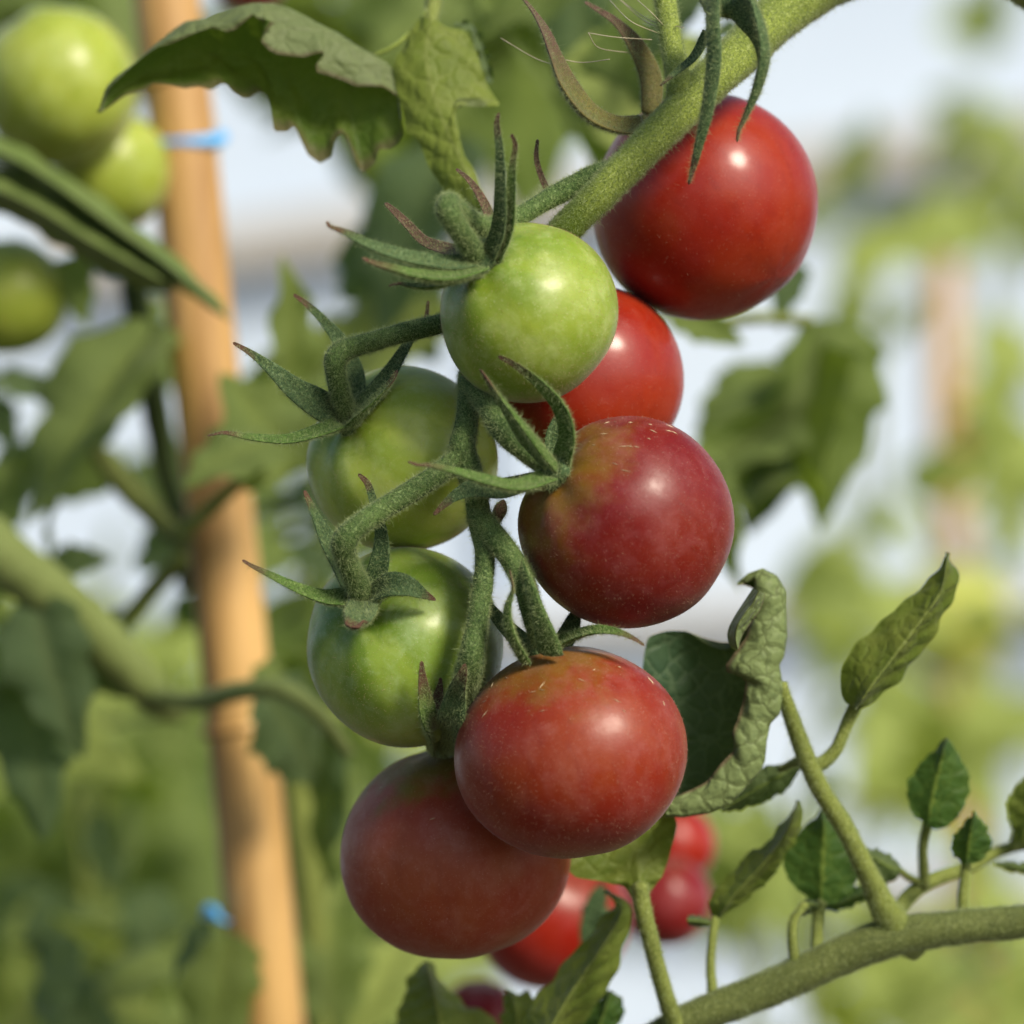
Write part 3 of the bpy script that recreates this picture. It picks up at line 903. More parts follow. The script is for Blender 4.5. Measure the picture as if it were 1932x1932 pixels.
# blurred leaf at right behind the ripe fruit, and the leaf sprays above
rp = empty('tomato_plant', P(1500, 2100, 0.2), 'blurred tomato plant with drooping leaves right of and behind the red tomatoes', 'plant')
stalk(rp, 'petiole', [(1240, 590, .15, 22), (1330, 612, .15, 26), (1430, 600, .15, 24), (1530, 606, .15, 22)], M_VINE, hair=0)
R_ = lambda *a, **k: leaf_part(rp, *a, **k)
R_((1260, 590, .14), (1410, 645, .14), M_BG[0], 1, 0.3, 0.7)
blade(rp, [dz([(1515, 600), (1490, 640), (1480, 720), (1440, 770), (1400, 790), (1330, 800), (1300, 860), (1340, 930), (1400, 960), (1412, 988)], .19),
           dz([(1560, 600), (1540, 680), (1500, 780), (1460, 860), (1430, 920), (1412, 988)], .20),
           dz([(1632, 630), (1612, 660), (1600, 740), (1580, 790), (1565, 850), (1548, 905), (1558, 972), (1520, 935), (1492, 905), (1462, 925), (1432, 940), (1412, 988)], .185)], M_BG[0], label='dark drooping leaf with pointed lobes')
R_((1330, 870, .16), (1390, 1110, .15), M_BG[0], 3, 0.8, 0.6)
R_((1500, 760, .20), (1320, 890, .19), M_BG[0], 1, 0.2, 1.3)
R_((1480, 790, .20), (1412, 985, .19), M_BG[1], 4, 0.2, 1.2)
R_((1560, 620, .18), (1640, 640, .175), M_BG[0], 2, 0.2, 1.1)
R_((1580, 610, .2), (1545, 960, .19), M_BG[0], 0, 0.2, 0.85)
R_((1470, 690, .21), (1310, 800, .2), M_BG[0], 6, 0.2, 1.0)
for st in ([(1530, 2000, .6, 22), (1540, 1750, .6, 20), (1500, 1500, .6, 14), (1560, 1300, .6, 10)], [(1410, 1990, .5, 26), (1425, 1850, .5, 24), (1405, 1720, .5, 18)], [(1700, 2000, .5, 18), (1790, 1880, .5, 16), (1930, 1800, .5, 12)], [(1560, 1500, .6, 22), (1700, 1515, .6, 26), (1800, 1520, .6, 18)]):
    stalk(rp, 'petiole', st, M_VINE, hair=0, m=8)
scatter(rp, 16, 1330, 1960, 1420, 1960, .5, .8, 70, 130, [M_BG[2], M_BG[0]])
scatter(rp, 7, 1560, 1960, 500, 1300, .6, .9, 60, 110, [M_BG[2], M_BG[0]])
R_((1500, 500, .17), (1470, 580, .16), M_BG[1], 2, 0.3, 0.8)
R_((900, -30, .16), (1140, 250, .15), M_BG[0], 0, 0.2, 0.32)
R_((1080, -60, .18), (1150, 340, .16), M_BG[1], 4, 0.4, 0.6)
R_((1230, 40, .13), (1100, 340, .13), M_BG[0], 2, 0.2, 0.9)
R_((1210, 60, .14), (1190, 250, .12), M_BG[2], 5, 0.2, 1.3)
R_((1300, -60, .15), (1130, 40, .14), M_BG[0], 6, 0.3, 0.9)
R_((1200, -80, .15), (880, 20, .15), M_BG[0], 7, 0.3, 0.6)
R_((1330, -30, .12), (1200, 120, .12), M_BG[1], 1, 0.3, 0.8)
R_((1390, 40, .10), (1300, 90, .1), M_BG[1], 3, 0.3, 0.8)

# ripe fruit behind, blurred
RB = fruit_mat('ripe_red_behind', (0.22, 0.006, 0.002), (0.25, 0.012, 0.003), (0.2, 0.025, 0.006), (0.7, 0.3, 0.3), 0.08, speck=0.0, rough=0.3)
RB2 = fruit_mat('ripe_pink_behind', (0.15, 0.005, 0.007), (0.17, 0.010, 0.008), (0.15, 0.025, 0.01), (0.6, 0.3, 0.35), 0.1, speck=0.0, rough=0.3)
rb1, c, r = tomato('bright red tomato blurred below the brownish tomato', 1040, 1728, 0.125, 148, 0.95, (0.35, -0.55, 0.7), RB, 61, dimple=.04, flute=.0)
calyx(rb1, 1118, 1724, .095, 40, (0.5, -0.8, 0.3), [([(1118, 1724, .094, 40), (1112, 1760, .094, 40), (1100, 1790, .094, 10)], None, None), ([(1118, 1724, .094, 40), (1130, 1690, .094, 34), (1136, 1665, .094, 8)], None, None), ([(1118, 1724, .094, 36), (1150, 1730, .096, 30), (1170, 1740, .097, 8)], None, None)], M_SEPAL, hair=False)
tomato('dark red tomato blurred beside the young leaf stalk, lower of two', 1255, 1700, 0.16, 90, 0.95, (0, -0.2, 1), RB2, 62)
tomato('red tomato blurred just below the lower right ripe one, upper of two', 1262, 1592, 0.17, 86, 0.95, (0, -0.2, 1), RB, 63)
tomato('pinkish red tomato blurred at the bottom edge, below the brownish tomato', 905, 1925, 0.15, 82, 0.95, (0, -0.2, 1), RB2, 64)
tomato('hint of a red tomato at the top edge above the lobed leaf', 470, -58, 0.2, 80, 1.0, (0, 0, 1), RB, 65)

# ================================================================== lobed leaf, upper left
ll = empty('leaf_spray', P(812, -40, 0.05), 'lobed grey-green tomato leaf arching left from the top edge', 'leaf')
stalk(ll, 'petiole', [(822, -80, .052, 30), (818, 0, .05, 30), (812, 45, .047, 26), (808, 90, .046, 18), (812, 150, .046, 12)], M_VINE, hair=1.2e7)
stalk(ll, 'rachis', [(806, 20, .048, 10), (792, 42, .047, 10), (765, 70, .046, 9), (735, 92, .045, 8), (704, 104, .045, 7)], M_PED, hair=0)
ridge = [(755, 150), (735, 122), (702, 101), (681, 91), (658, 75), (634, 59), (597, 44), (580, 33), (547, 16), (515, 6), (471, 8), (439, 15), (406, 24), (385, 35), (350, 41), (298, 80), (259, 115), (220, 143), (200, 165), (185, 212)]
flap = [(752, 182), (721, 164), (690, 162), (672, 162), (648, 150), (620, 141), (597, 136), (595, 122), (612, 101), (597, 101), (573, 108), (558, 107), (523, 103), (506, 93), (496, 80), (502, 63), (520, 42), (506, 46), (493, 39), (478, 30), (461, 43), (445, 56), (428, 60), (413, 54), (404, 50), (352, 67), (298, 88), (259, 121), (222, 148), (202, 170), (185, 212)]
low = [(751, 175), (756, 211), (761, 253), (751, 272), (735, 282), (716, 281), (709, 305), (686, 326), (662, 274), (646, 251), (634, 269), (627, 298), (604, 309), (583, 293), (569, 265), (555, 237), (543, 248), (517, 247), (519, 232), (511, 204), (500, 180), (487, 179), (471, 190), (456, 189), (439, 174), (428, 156), (415, 156), (400, 167), (376, 162), (348, 167), (320, 160), (289, 157), (272, 174), (239, 184), (211, 200), (185, 212)]


def byx(curve, n):
    """resample by horizontal progress so the two sides stay square to the midrib"""
    c = np.asarray(curve, float)
    w = np.abs(np.diff(c[:, 0])) + 0.12 * np.abs(np.diff(c[:, 1]))
    cum = np.concatenate([[0], np.cumsum(w)]); cum /= cum[-1]
    t = np.linspace(0, 1, n)
    return np.stack([np.interp(t, cum, c[:, k]) for k in range(2)], -1)


NR = 170
r_, f_, w_ = byx(ridge, NR), byx(flap, NR), byx(low, NR)
tt = np.linspace(0, 1, NR)[:, None]
prof = np.sin(math.pi * np.clip(tt, 0.02, 1)) ** 0.6
mk = lambda c, d: [tuple(x) for x in np.hstack([c, d])]
d_r = 0.044 + 0 * tt
blade(ll, [mk(f_, d_r - 0.006 * prof), mk(0.5 * (r_ + f_) + np.array([0, -3.0]), d_r - 0.005 * prof), mk(r_, d_r),
           mk(0.62 * r_ + 0.38 * w_, d_r + 0.006 * prof), mk(0.3 * r_ + 0.7 * w_, d_r + 0.006 * prof), mk(w_, d_r + 0.001 * prof)],
      M_LTOP, mid=2, n=NR, per=9, smooth=[False] * 6, label='arched leaflet with near half folded over, pale outside and dark inside', seed=3, nvein=9, flip=True)
blade(ll, [dz([(796, 30), (775, 62), (742, 108), (744, 150), (757, 200), (765, 253), (784, 255), (796, 281), (808, 316), (831, 351), (854, 377), (888, 404), (918, 402)], (.046, .035)),
           dz([(812, 40), (803, 110), (822, 190), (850, 260), (880, 325), (918, 402)], (.044, .033)),
           dz([(828, 42), (843, 52), (878, 54), (890, 77), (901, 103), (908, 134), (922, 162), (936, 183), (945, 200), (925, 203), (911, 186), (887, 184), (857, 184), (862, 211), (867, 238), (862, 265), (878, 298), (901, 333), (915, 366), (918, 402)], (.046, .036))],
      M_LMID, n=130, label='pale green leaflet hanging beside the lobed one', seed=4, flip=True, nvein=7)
blade(ll, [dz([(856, 50), (882, 53), (893, 78), (904, 104), (911, 134), (924, 158)], .047), dz([(866, 44), (892, 48), (906, 76), (914, 100), (920, 130), (926, 156)], .052), dz([(870, 40), (890, 42), (904, 62), (922, 104), (930, 132), (927, 154)], .05)], M_LDARK, n=50, per=5, label='dark turned-under margin')

# ================================================================== fruit truss in focus
tr = empty('tomato_truss', P(1290, 205, 0.0), 'hairy green fruit stalk zigzagging down through the tomato cluster', 'fruit stalk')
stalk(tr, 'peduncle', [(2350, 560, .04, 110), (2150, 200, .035, 110), (2010, 15, .03, 106), (1900, -62, .03, 106), (1760, -85, .028, 106), (1600, -54, .025, 104), (1490, 12, .02, 94), (1390, 106, .012, 82), (1295, 198, .006, 72), (1188, 308, .002, 65), (1120, 379, .002, 62), (1060, 440, .006, 60), (990, 530, .014, 58), (920, 640, .016, 52), (886, 720, .010, 46)], M_PED, m=24)
stalk(tr, 'side_stem', [(1248, -60, .014, 42), (1258, 20, .012, 42), (1268, 90, .009, 42), (1280, 150, .006, 46), (1284, 195, .006, 52)], M_PED)
stalk(tr, 'pedicel', [(1175, 318, .004, 40), (1128, 330, .004, 44), (1085, 350, .004, 42), (1030, 378, .003, 38), (970, 412, .000, 36), (915, 428, -.006, 38), (872, 405, -.012, 42), (848, 386, -.0155, 46), (845, 398, -.018, 46), (862, 428, -.0165, 42), (885, 462, -.013, 42), (905, 492, -.009, 40)], M_TRUSS)
stalk(tr, 'rachis', [(886, 705, .012, 40), (884, 745, .006, 42), (880, 800, .002, 44), (872, 848, .000, 52), (885, 890, .000, 50), (898, 935, .000, 44), (905, 985, .000, 44), (915, 1040, -.002, 38), (910, 1110, -.004, 38), (900, 1180, -.006, 40), (892, 1225, -.007, 48), (884, 1268, -.005, 52), (873, 1318, .001, 44), (857, 1362, .004, 38), (846, 1394, .013, 36), (840, 1414, .022, 34)], M_TRUSS)
stalk(tr, 'pedicel', [(880, 850, .000, 46), (845, 880, -.001, 42), (780, 925, -.003, 42), (715, 965, -.005, 42), (668, 998, -.007, 44), (650, 1022, -.007, 50), (652, 1052, -.005, 44), (665, 1085, -.002, 44), (682, 1122, .002, 50)], M_TRUSS)
stalk(tr, 'pedicel', [(880, 600, .014, 36), (826, 612, .010, 38), (760, 628, .008, 38), (700, 645, .006, 38), (650, 660, .004, 42), (632, 680, .003, 44), (635, 712, .004, 38), (642, 745, .006, 40), (652, 786, .010, 44)], M_TRUSS)
stalk(tr, 'pedicel', [(882, 722, .006, 40), (902, 742, .002, 42), (928, 776, -.003, 44), (945, 800, -.005, 54), (965, 826, -.007, 48), (1000, 858, -.007, 40), (1040, 888, -.006, 38)], M_TRUSS)
stalk(tr, 'pedicel', [(900, 965, .000, 42), (922, 1000, -.002, 48), (955, 1040, -.004, 46), (980, 1080, -.005, 46), (992, 1110, -.005, 44), (1005, 1160, -.003, 40), (1022, 1225, .000, 38)], M_TRUSS)
stalk(tr, 'withered_bud', [(928, 1010, .004, 12), (934, 990, .004, 13), (938, 978, .004, 20), (944, 962, .004, 27), (948, 950, .004, 18), (950, 944, .004, 8)], M_SEPALB, label='tiny dark withered bud on a thread of stalk')

G1 = fruit_mat('green_skin_bright', (0.165, 0.245, 0.020), (0.235, 0.315, 0.036), (0.105, 0.19, 0.010), (0.45, 0.53, 0.25), 0.34, speck=0.42, sh_lo=0.72, sh_hi=1.05, rough=0.44, sheen=0.14, coat=0.15, stripes=0.5)
G2 = fruit_mat('green_skin_deep', (0.195, 0.295, 0.035), (0.27, 0.365, 0.062), (0.095, 0.18, 0.010), (0.42, 0.54, 0.32), 0.30, speck=0.20, sh_lo=0.72, sh_hi=1.05, rough=0.44, sheen=0.14, coat=0.15, stripes=0.7)
G3 = fruit_mat('green_skin_mid', (0.32, 0.42, 0.055), (0.41, 0.49, 0.095), (0.16, 0.255, 0.015), (0.48, 0.58, 0.30), 0.28, speck=0.20, sh_lo=0.72, sh_hi=1.05, rough=0.44, sheen=0.14, stripes=0.6, coat=0.15)
R1 = fruit_mat('red_skin', (0.215, 0.008, 0.001), (0.25, 0.020, 0.002), (0.22, 0.03, 0.006), (0.5, 0.2, 0.18), 0.04, speck=0.10, rough=0.46, sheen=0.04, coat=0.35)
R2 = fruit_mat('red_skin_purple_flush', (0.130, 0.006, 0.005), (0.150, 0.013, 0.005), (0.16, 0.085, 0.010), (0.40, 0.18, 0.19), 0.15, speck=0.16, sh_lo=0.55, sh_hi=0.98, rough=0.40, sheen=0.07, coat=0.08)
R3 = fruit_mat('red_skin_orange', (0.180, 0.013, 0.004), (0.205, 0.030, 0.006), (0.16, 0.075, 0.010), (0.42, 0.22, 0.20), 0.15, speck=0.18, sh_lo=0.60, sh_hi=1.0, rough=0.40, sheen=0.07, coat=0.08)
R4 = fruit_mat('brown_red_skin', (0.23, 0.036, 0.014), (0.245, 0.056, 0.019), (0.14, 0.105, 0.012), (0.5, 0.30, 0.25), 0.14, speck=0.14, sh_lo=0.60, sh_hi=0.95, rough=0.46, sheen=0.08)

t1, _, _ = tomato('glossy deep red tomato at the upper right, topmost of the cluster', 1330, 389, .034, 217, 0.985, (-0.62, 0.42, 0.66), R1, 11, down=0.8e6, dimple=.1, flute=.006)
t2, _, _ = tomato('red tomato half hidden behind the upper green tomato', 1104, 724, .030, 188, 0.97, (-0.5, 0.5, 0.6), R1, 12, down=0.8e6)
t3, _, _ = tomato('bright green tomato with spread sepals, uppermost green one of the cluster', 996, 588, .000, 170, 0.985, (-0.54, -0.60, 0.58), G1, 13, down=6e6)
t4, _, _ = tomato('green tomato at the left of the cluster, middle of three greens', 760, 867, .022, 180, 0.965, (-0.60, -0.60, 0.46), G3, 14, down=4e6)
t5, _, _ = tomato('deep green tomato at the left, lowest of three greens, touching the brownish one', 766, 1222, .015, 189, 0.975, (-0.44, -0.72, 0.50), G2, 15, down=4e6)
t6, _, _ = tomato('purplish red tomato with greenish scratched shoulder at the right of the cluster', 1183, 988, .002, 201, 0.985, (-0.72, -0.46, 0.52), R2, 16, down=2.2e6, scars=16)
t7, _, _ = tomato('orange-red tomato at the lower right, in front of the brownish tomato', 1078, 1420, .000, 217, 0.93, (-0.22, -0.18, 0.96), R3, 17, down=2.2e6, scars=16, dimple=.02, flute=.004)
t8, _, _ = tomato('brownish red tomato with olive shoulder, lowest of the cluster', 860, 1609, .029, 221, 0.91, (-0.12, -0.10, 0.98), R4, 18, down=1.8e6, scars=4, dimple=.03, flute=.004)

F1 = (0.3, -0.3, 0.9)
calyx(t3, 905, 492, -.0095, 62, (-0.54, -0.60, 0.58), [
    ([(925, 480, -.011, 40), (943, 430, -.014, 38), (946, 360, -.017, 28), (944, 290, -.018, 20), (938, 235, -.018, 13), (941, 215, -.018, 7)], None, (-1, -0.4, 0.2)),
    ([(935, 482, -.010, 46), (958, 430, -.014, 36), (965, 370, -.017, 24), (968, 310, -.018, 15), (973, 275, -.018, 11), (966, 255, -.018, 7)], M_SEPALY, (-1, -0.6, 0.2)),
    ([(890, 495, -.011, 46), (840, 498, -.015, 44), (770, 486, -.019, 36), (700, 464, -.021, 26), (652, 440, -.022, 16), (622, 428, -.022, 9), (617, 420, -.022, 6)], None, (0.1, -0.3, 1)),
    ([(905, 505, -.012, 50), (850, 522, -.017, 48), (790, 520, -.020, 38), (740, 507, -.022, 26), (705, 497, -.022, 16), (686, 488, -.022, 10)], M_SEPALY, (0, 0.2, 1)),
    ([(880, 520, -.009, 34), (820, 538, -.012, 30), (780, 540, -.013, 18), (755, 535, -.013, 10), (735, 539, -.013, 6)], M_SEPALY, (0, 0.2, 1)),
    ([(880, 480, -.006, 30), (840, 470, -.002, 28), (800, 455, .001, 22), (770, 425, .003, 18), (745, 400, .004, 14), (728, 385, .004, 8)], M_SEPALB, (0.2, -0.8, 0.5)),
    ([(935, 455, -.004, 24), (920, 400, .001, 20), (900, 360, .003, 15), (880, 335, .004, 10), (862, 320, .004, 6)], M_SEPALB, (0.2, -0.8, 0.5)),
], M_SEPAL)
calyx(t4, 655, 790, .010, 60, (-0.60, -0.60, 0.46), [
    ([(640, 788, .009, 54), (600, 765, .006, 62), (555, 735, .004, 46), (510, 695, .003, 26), (475, 668, .003, 14), (442, 648, .003, 7)], None, (0.3, -0.8, 0.5)),
    ([(668, 770, .012, 34), (668, 710, .014, 40), (645, 650, .016, 30), (610, 605, .017, 18), (580, 575, .017, 12), (556, 557, .017, 7)], None, (0.2, -0.9, 0.1)),
    ([(640, 800, .007, 40), (600, 815, .002, 34), (540, 830, -.002, 26), (470, 825, -.004, 18), (425, 817, -.005, 10), (393, 822, -.005, 5)], M_SEPALY, (0.1, -0.2, 1)),
    ([(672, 780, .010, 44), (710, 740, .010, 40), (745, 690, .012, 28), (775, 640, .014, 18), (802, 605, .016, 10), (808, 570, .016, 6)], None, (-0.5, -0.8, 0.3)),
    ([(660, 800, .007, 40), (690, 770, .003, 34), (720, 740, .001, 24), (740, 718, .000, 16), (748, 702, .000, 10)], M_SEPALY, (-0.5, 0.2, 0.9)),
], M_SEPAL)
calyx(t5, 684, 1130, .003, 66, (-0.44, -0.72, 0.50), [
    ([(660, 1130, .002, 50), (610, 1128, -.002, 36), (560, 1110, -.005, 24), (510, 1085, -.006, 15), (475, 1068, -.006, 9), (459, 1058, -.006, 6)], M_SEPALY, (0.1, -0.5, 0.9)),
    ([(662, 1110, .004, 46), (640, 1060, .005, 48), (615, 1015, .005, 38), (598, 980, .005, 22), (582, 945, .005, 13), (575, 928, .005, 8)], None, (0.9, -0.4, 0)),
    ([(705, 1105, .004, 44), (717, 1060, .003, 38), (720, 1010, .003, 26), (708, 960, .003, 18), (695, 915, .003, 13), (678, 896, .003, 7)], None, (-0.2, -0.9, 0.2)),
    ([(700, 1125, .001, 44), (735, 1106, -.003, 54), (770, 1108, -.004, 42), (800, 1122, -.003, 20), (820, 1131, -.002, 7)], None, (-0.1, -0.7, 0.7)),
    ([(685, 1138, .000, 56), (682, 1155, -.005, 62), (676, 1168, -.009, 56), (670, 1178, -.011, 42), (674, 1181, -.012, 26)], None, (0, -0.5, 0.9)),
], M_SEPAL)
calyx(t6, 1045, 888, -.007, 70, (-0.72, -0.46, 0.52), [
    ([(1040, 880, -.010, 52), (1005, 838, -.014, 60), (970, 790, -.017, 40), (940, 748, -.018, 22), (920, 718, -.018, 14), (908, 700, -.018, 9)], M_SEPALY, (-0.6, 0.5, -0.5)),
    ([(1062, 868, -.008, 44), (1072, 820, -.011, 40), (1058, 770, -.013, 34), (1020, 725, -.015, 24), (975, 690, -.016, 14), (943, 673, -.016, 8)], M_SEPALY, (-0.8, -0.2, -0.3)),
    ([(1035, 900, -.011, 46), (980, 918, -.016, 40), (920, 908, -.019, 34), (860, 890, -.020, 22), (810, 878, -.020, 12), (790, 878, -.020, 8), (772, 872, -.020, 7)], M_SEPALY, (0.1, 0.1, 1)),
    ([(1010, 905, -.004, 30), (950, 922, -.004, 40), (895, 922, -.006, 36), (860, 935, -.007, 22), (835, 955, -.007, 12), (820, 970, -.007, 7)], None, (0.2, -0.8, 0.3)),
    ([(1052, 865, -.004, 40), (1045, 830, -.004, 34), (1048, 800, -.004, 20), (1054, 780, -.004, 8)], None, (-0.2, -0.9, 0.1)),
], M_SEPAL)
calyx(t7, 1028, 1222, .001, 72, (-0.22, -0.18, 0.96), [
    ([(1034, 1224, -.007, 84), (1024, 1180, -.009, 70), (1010, 1135, -.009, 56), (998, 1095, -.008, 44), (988, 1065, -.005, 34)], M_TRUSS, (0.3, 0.9, 0.1)),
    ([(990, 1240, -.006, 52), (965, 1195, -.010, 46), (958, 1150, -.012, 34), (968, 1115, -.013, 18), (966, 1095, -.013, 10), (962, 1078, -.013, 7)], M_SEPALY, (0.5, 0.6, 0.2)),
    ([(1000, 1225, -.001, 40), (960, 1190, .000, 34), (925, 1150, .000, 22), (905, 1122, .000, 13), (890, 1105, .000, 7)], None, (0.3, -0.8, 0.5)),
    ([(1050, 1215, -.001, 36), (1085, 1200, -.004, 32), (1120, 1190, -.007, 26), (1160, 1192, -.009, 18), (1195, 1205, -.010, 10), (1214, 1217, -.010, 6)], M_SEPALY, (0, -0.3, 1)),
    ([(1060, 1218, .008, 40), (1075, 1190, .010, 36), (1084, 1165, .011, 26), (1090, 1150, .011, 12)], None, (-0.2, -0.9, 0.1)),
], M_SEPAL)
calyx(t8, 838, 1402, .026, 56, (-0.12, -0.10, 0.98), [
    ([(818, 1408, .019, 42), (808, 1360, .000, 40), (800, 1310, -.003, 28), (796, 1275, -.004, 16), (795, 1250, -.005, 8)], M_SEPALY, (0.6, -0.6, 0.1)),
    ([(828, 1405, .020, 30), (824, 1360, .002, 34), (826, 1320, .000, 24), (830, 1295, -.001, 12), (831, 1280, -.002, 6)], M_SEPALB, (0.1, -1, 0.1)),
    ([(848, 1408, .015, 52), (852, 1360, -.001, 54), (862, 1310, -.005, 40), (872, 1275, -.010, 22), (877, 1255, -.011, 8)], None, (-0.1, -0.9, 0.2)),
    ([(865, 1405, .024, 30), (882, 1360, .022, 30), (892, 1320, .022, 16), (896, 1290, .022, 6)], None, (-0.1, -0.9, 0.2)),
], M_SEPAL)
calyx(t1, 1205, 235, .016, 40, (-0.62, 0.42, 0.66), [
    ([(1215, 236, .010, 40), (1165, 238, .007, 46), (1112, 215, .006, 56), (1072, 165, .006, 54), (1048, 110, .007, 36), (1028, 60, .008, 26), (1008, 25, .009, 14), (985, -5, .009, 8)], M_SEPALC, (0.75, 0.05, 0.65)),
    ([(1225, 215, .016, 40), (1225, 150, .018, 50), (1200, 90, .018, 40), (1165, 45, .018, 20), (1130, 20, .018, 12), (1105, 5, .018, 7)], M_SEPALC, (0.8, -0.5, 0.2)),
    ([(1045, 380, .012, 12), (1024, 340, .012, 12), (1012, 300, .012, 10), (1014, 265, .012, 6)], M_SEPALB, (0.1, -0.9, 0.1)),
], M_SEPALC, hair=True)

# spent flower hanging over the thick stem
fl = empty('spent_flower', P(1372, 0, -.004), 'grey-green sepals of a spent flower hanging over the thick stem at top', 'flower')
calyx(fl, 1372, 0, -.006, 96, (0.1, -0.5, 0.8), [
    ([(1348, -5, -.010, 64), (1346, 60, -.013, 56), (1345, 120, -.014, 50), (1334, 200, -.014, 38), (1318, 270, -.013, 26), (1306, 320, -.012, 16), (1300, 345, -.012, 9)], None, (0.2, 0.9, 0)),
    ([(1392, -8, -.010, 80), (1425, 45, -.014, 66), (1440, 105, -.015, 54), (1428, 165, -.014, 42), (1408, 215, -.013, 24), (1394, 245, -.013, 16), (1391, 264, -.013, 11)], None, (-0.5, 0.9, 0)),
    ([(1335, 60, -.004, 20), (1312, 105, -.006, 19), (1285, 130, -.008, 17), (1262, 148, -.009, 12), (1248, 160, -.009, 8)], None, (0.2, 0.5, 0.6)),
], M_SEPAL)

# old web and dry petal threads by the stalk
M_WEB = plain_mat('web_thread', (0.30, 0.27, 0.17), (0.42, 0.39, 0.27), 500, 0.6, 0)
wb = empty('web_threads', P(1200, 120, .012), 'pale dry threads and cobweb strung beside the thick stem', 'cobweb')
rs = np.random.default_rng(77)
for pts in (((945, 72), (1010, 110), (1055, 125)), ((1110, 62), (1160, 70), (1230, 75)), ((1150, 0), (1190, 40), (1240, 62)), ((1160, -10), (1210, 35), (1250, 55)), ((1110, 62), (1130, 90), (1190, 100)), ((1170, 0), (1230, 40), (1290, 52)), ((1180, -20), (1225, 20), (1252, 48)), ((1060, 112), (1100, 118), (1150, 112))):
    pts = list(pts)
    V, F, caps, t = tube_geo([(x, y, .012 + rs.uniform(-.008, .008), 1.7) for x, y in pts], n=20, m=5, rough=0.1)
    obj('thread', mesh_qt('thread', V, F, caps[:, :3]), M_WEB, wb)

# ================================================================== shoot at the lower right
DV = 0.040
vn = empty('tomato_shoot', P(1240, 1990, DV), 'green side shoot with small young leaves crossing the lower right corner', 'plant')
stalk(vn, 'main_stem', [(900, 2300, DV + .01, 60), (1020, 2140, DV + .004, 60), (1120, 2040, DV, 62), (1200, 1985, DV, 64), (1300, 1925, DV, 66), (1400, 1885, DV, 68), (1490, 1848, DV, 70), (1580, 1806, DV, 72), (1650, 1778, DV, 76), (1720, 1760, DV, 72), (1800, 1750, DV, 66), (1870, 1744, DV, 64), (1940, 1737, DV, 64), (2040, 1725, DV, 64), (2300, 1690, DV, 66), (2700, 1640, DV, 68)], M_VINED, hair=1.6e7, m=20)
stalk(vn, 'branch', [(1735, 1790, DV + .002, 50), (1702, 1764, DV + .0005, 70), (1676, 1728, DV - .001, 60), (1656, 1690, DV - .003, 47), (1636, 1645, DV - .005, 40), (1598, 1570, DV - .006, 36), (1548, 1488, DV - .008, 36), (1515, 1415, DV - .010, 34), (1487, 1335, DV - .013, 28), (1474, 1290, DV - .014, 22)], M_VINE, hair=1.6e7)
stalk(vn, 'petiole', [(1532, 1445, DV - .008, 28), (1556, 1436, DV - .008, 26), (1578, 1412, DV - .008, 24), (1595, 1372, DV - .008, 23), (1612, 1334, DV - .008, 24)], M_VINE, hair=1.2e7)
stalk(vn, 'rachis', [(1680, 1735, DV + .012, 30), (1720, 1685, DV + .016, 30), (1765, 1658, DV + .018, 28), (1822, 1638, DV + .02, 26), (1888, 1605, DV + .022, 22), (1960, 1590, DV + .022, 18)], M_VINE, hair=0)
for ct in ([(1744, 1672, DV + .016, 20), (1742, 1630, DV + .014, 19), (1741, 1598, DV + .012, 18), (1749, 1556, DV + .010, 18)],
           [(1816, 1735, DV + .006, 22), (1817, 1690, DV + .006, 22), (1820, 1660, DV + .006, 20), (1823, 1626, DV + .006, 18)],
           [(1541, 1815, DV, 26), (1542, 1770, DV + .002, 24), (1544, 1735, DV + .003, 24), (1548, 1700, DV + .004, 20)],
           [(1502, 1830, DV, 22), (1495, 1780, DV - .001, 20), (1498, 1735, DV - .001, 18), (1520, 1705, DV, 16)],
           [(1348, 1905, DV, 22), (1341, 1830, DV + .002, 18), (1343, 1780, DV + .003, 17), (1349, 1732, DV + .004, 17)],
           [(1285, 1960, DV, 36), (1262, 1900, DV - .004, 34), (1242, 1830, DV - .007, 32), (1225, 1765, DV - .009, 32), (1212, 1710, DV - .010, 34), (1208, 1668, DV - .010, 30)],
           [(1744, 1668, DV + .016, 14), (1715, 1655, DV + .014, 14), (1695, 1640, DV + .012, 12)],
           [(1518, 1430, DV - .008, 20), (1495, 1440, DV - .004, 16), (1470, 1452, DV - .002, 12)],
           [(1912, 1600, DV + .02, 18), (1915, 1580, DV + .02, 16), (1922, 1555, DV + .018, 14)]):
    stalk(vn, 'petiole', ct, M_VINE, hair=1.0e7)
DL = DV - .010
# upright leaf at right
blade(vn, [dz([(1612, 1340), (1592, 1312), (1581, 1288), (1588, 1257), (1615, 1217), (1640, 1192), (1655, 1177), (1688, 1154), (1725, 1114), (1752, 1096), (1771, 1078), (1780, 1055), (1788, 1042)], (DL, DL)),
           dz([(1614, 1338), (1648, 1290), (1690, 1235), (1735, 1175), (1775, 1115), (1788, 1042)], (DL - .007, DL - .003)),
           dz([(1618, 1340), (1645, 1330), (1680, 1300), (1705, 1271), (1745, 1227), (1768, 1184), (1790, 1150), (1801, 1127), (1810, 1077), (1800, 1058), (1788, 1042)], (DL, DL + .003))], M_LVINE, seed=11, relief=.0003, label='upright leaf folded along its midrib')
# small oval leaves
def oval(left, midr, right, d, mat, seed, bow=-.004, label=None, nv=6):
    blade(vn, [dz(left, d), dz(midr, (d + bow * .3, d + bow)), dz(right, d)], mat, seed=seed, n=90, per=10, nvein=nv, label=label, relief=.0003, pucker=.00015, slant=.35, teeth=3.5)


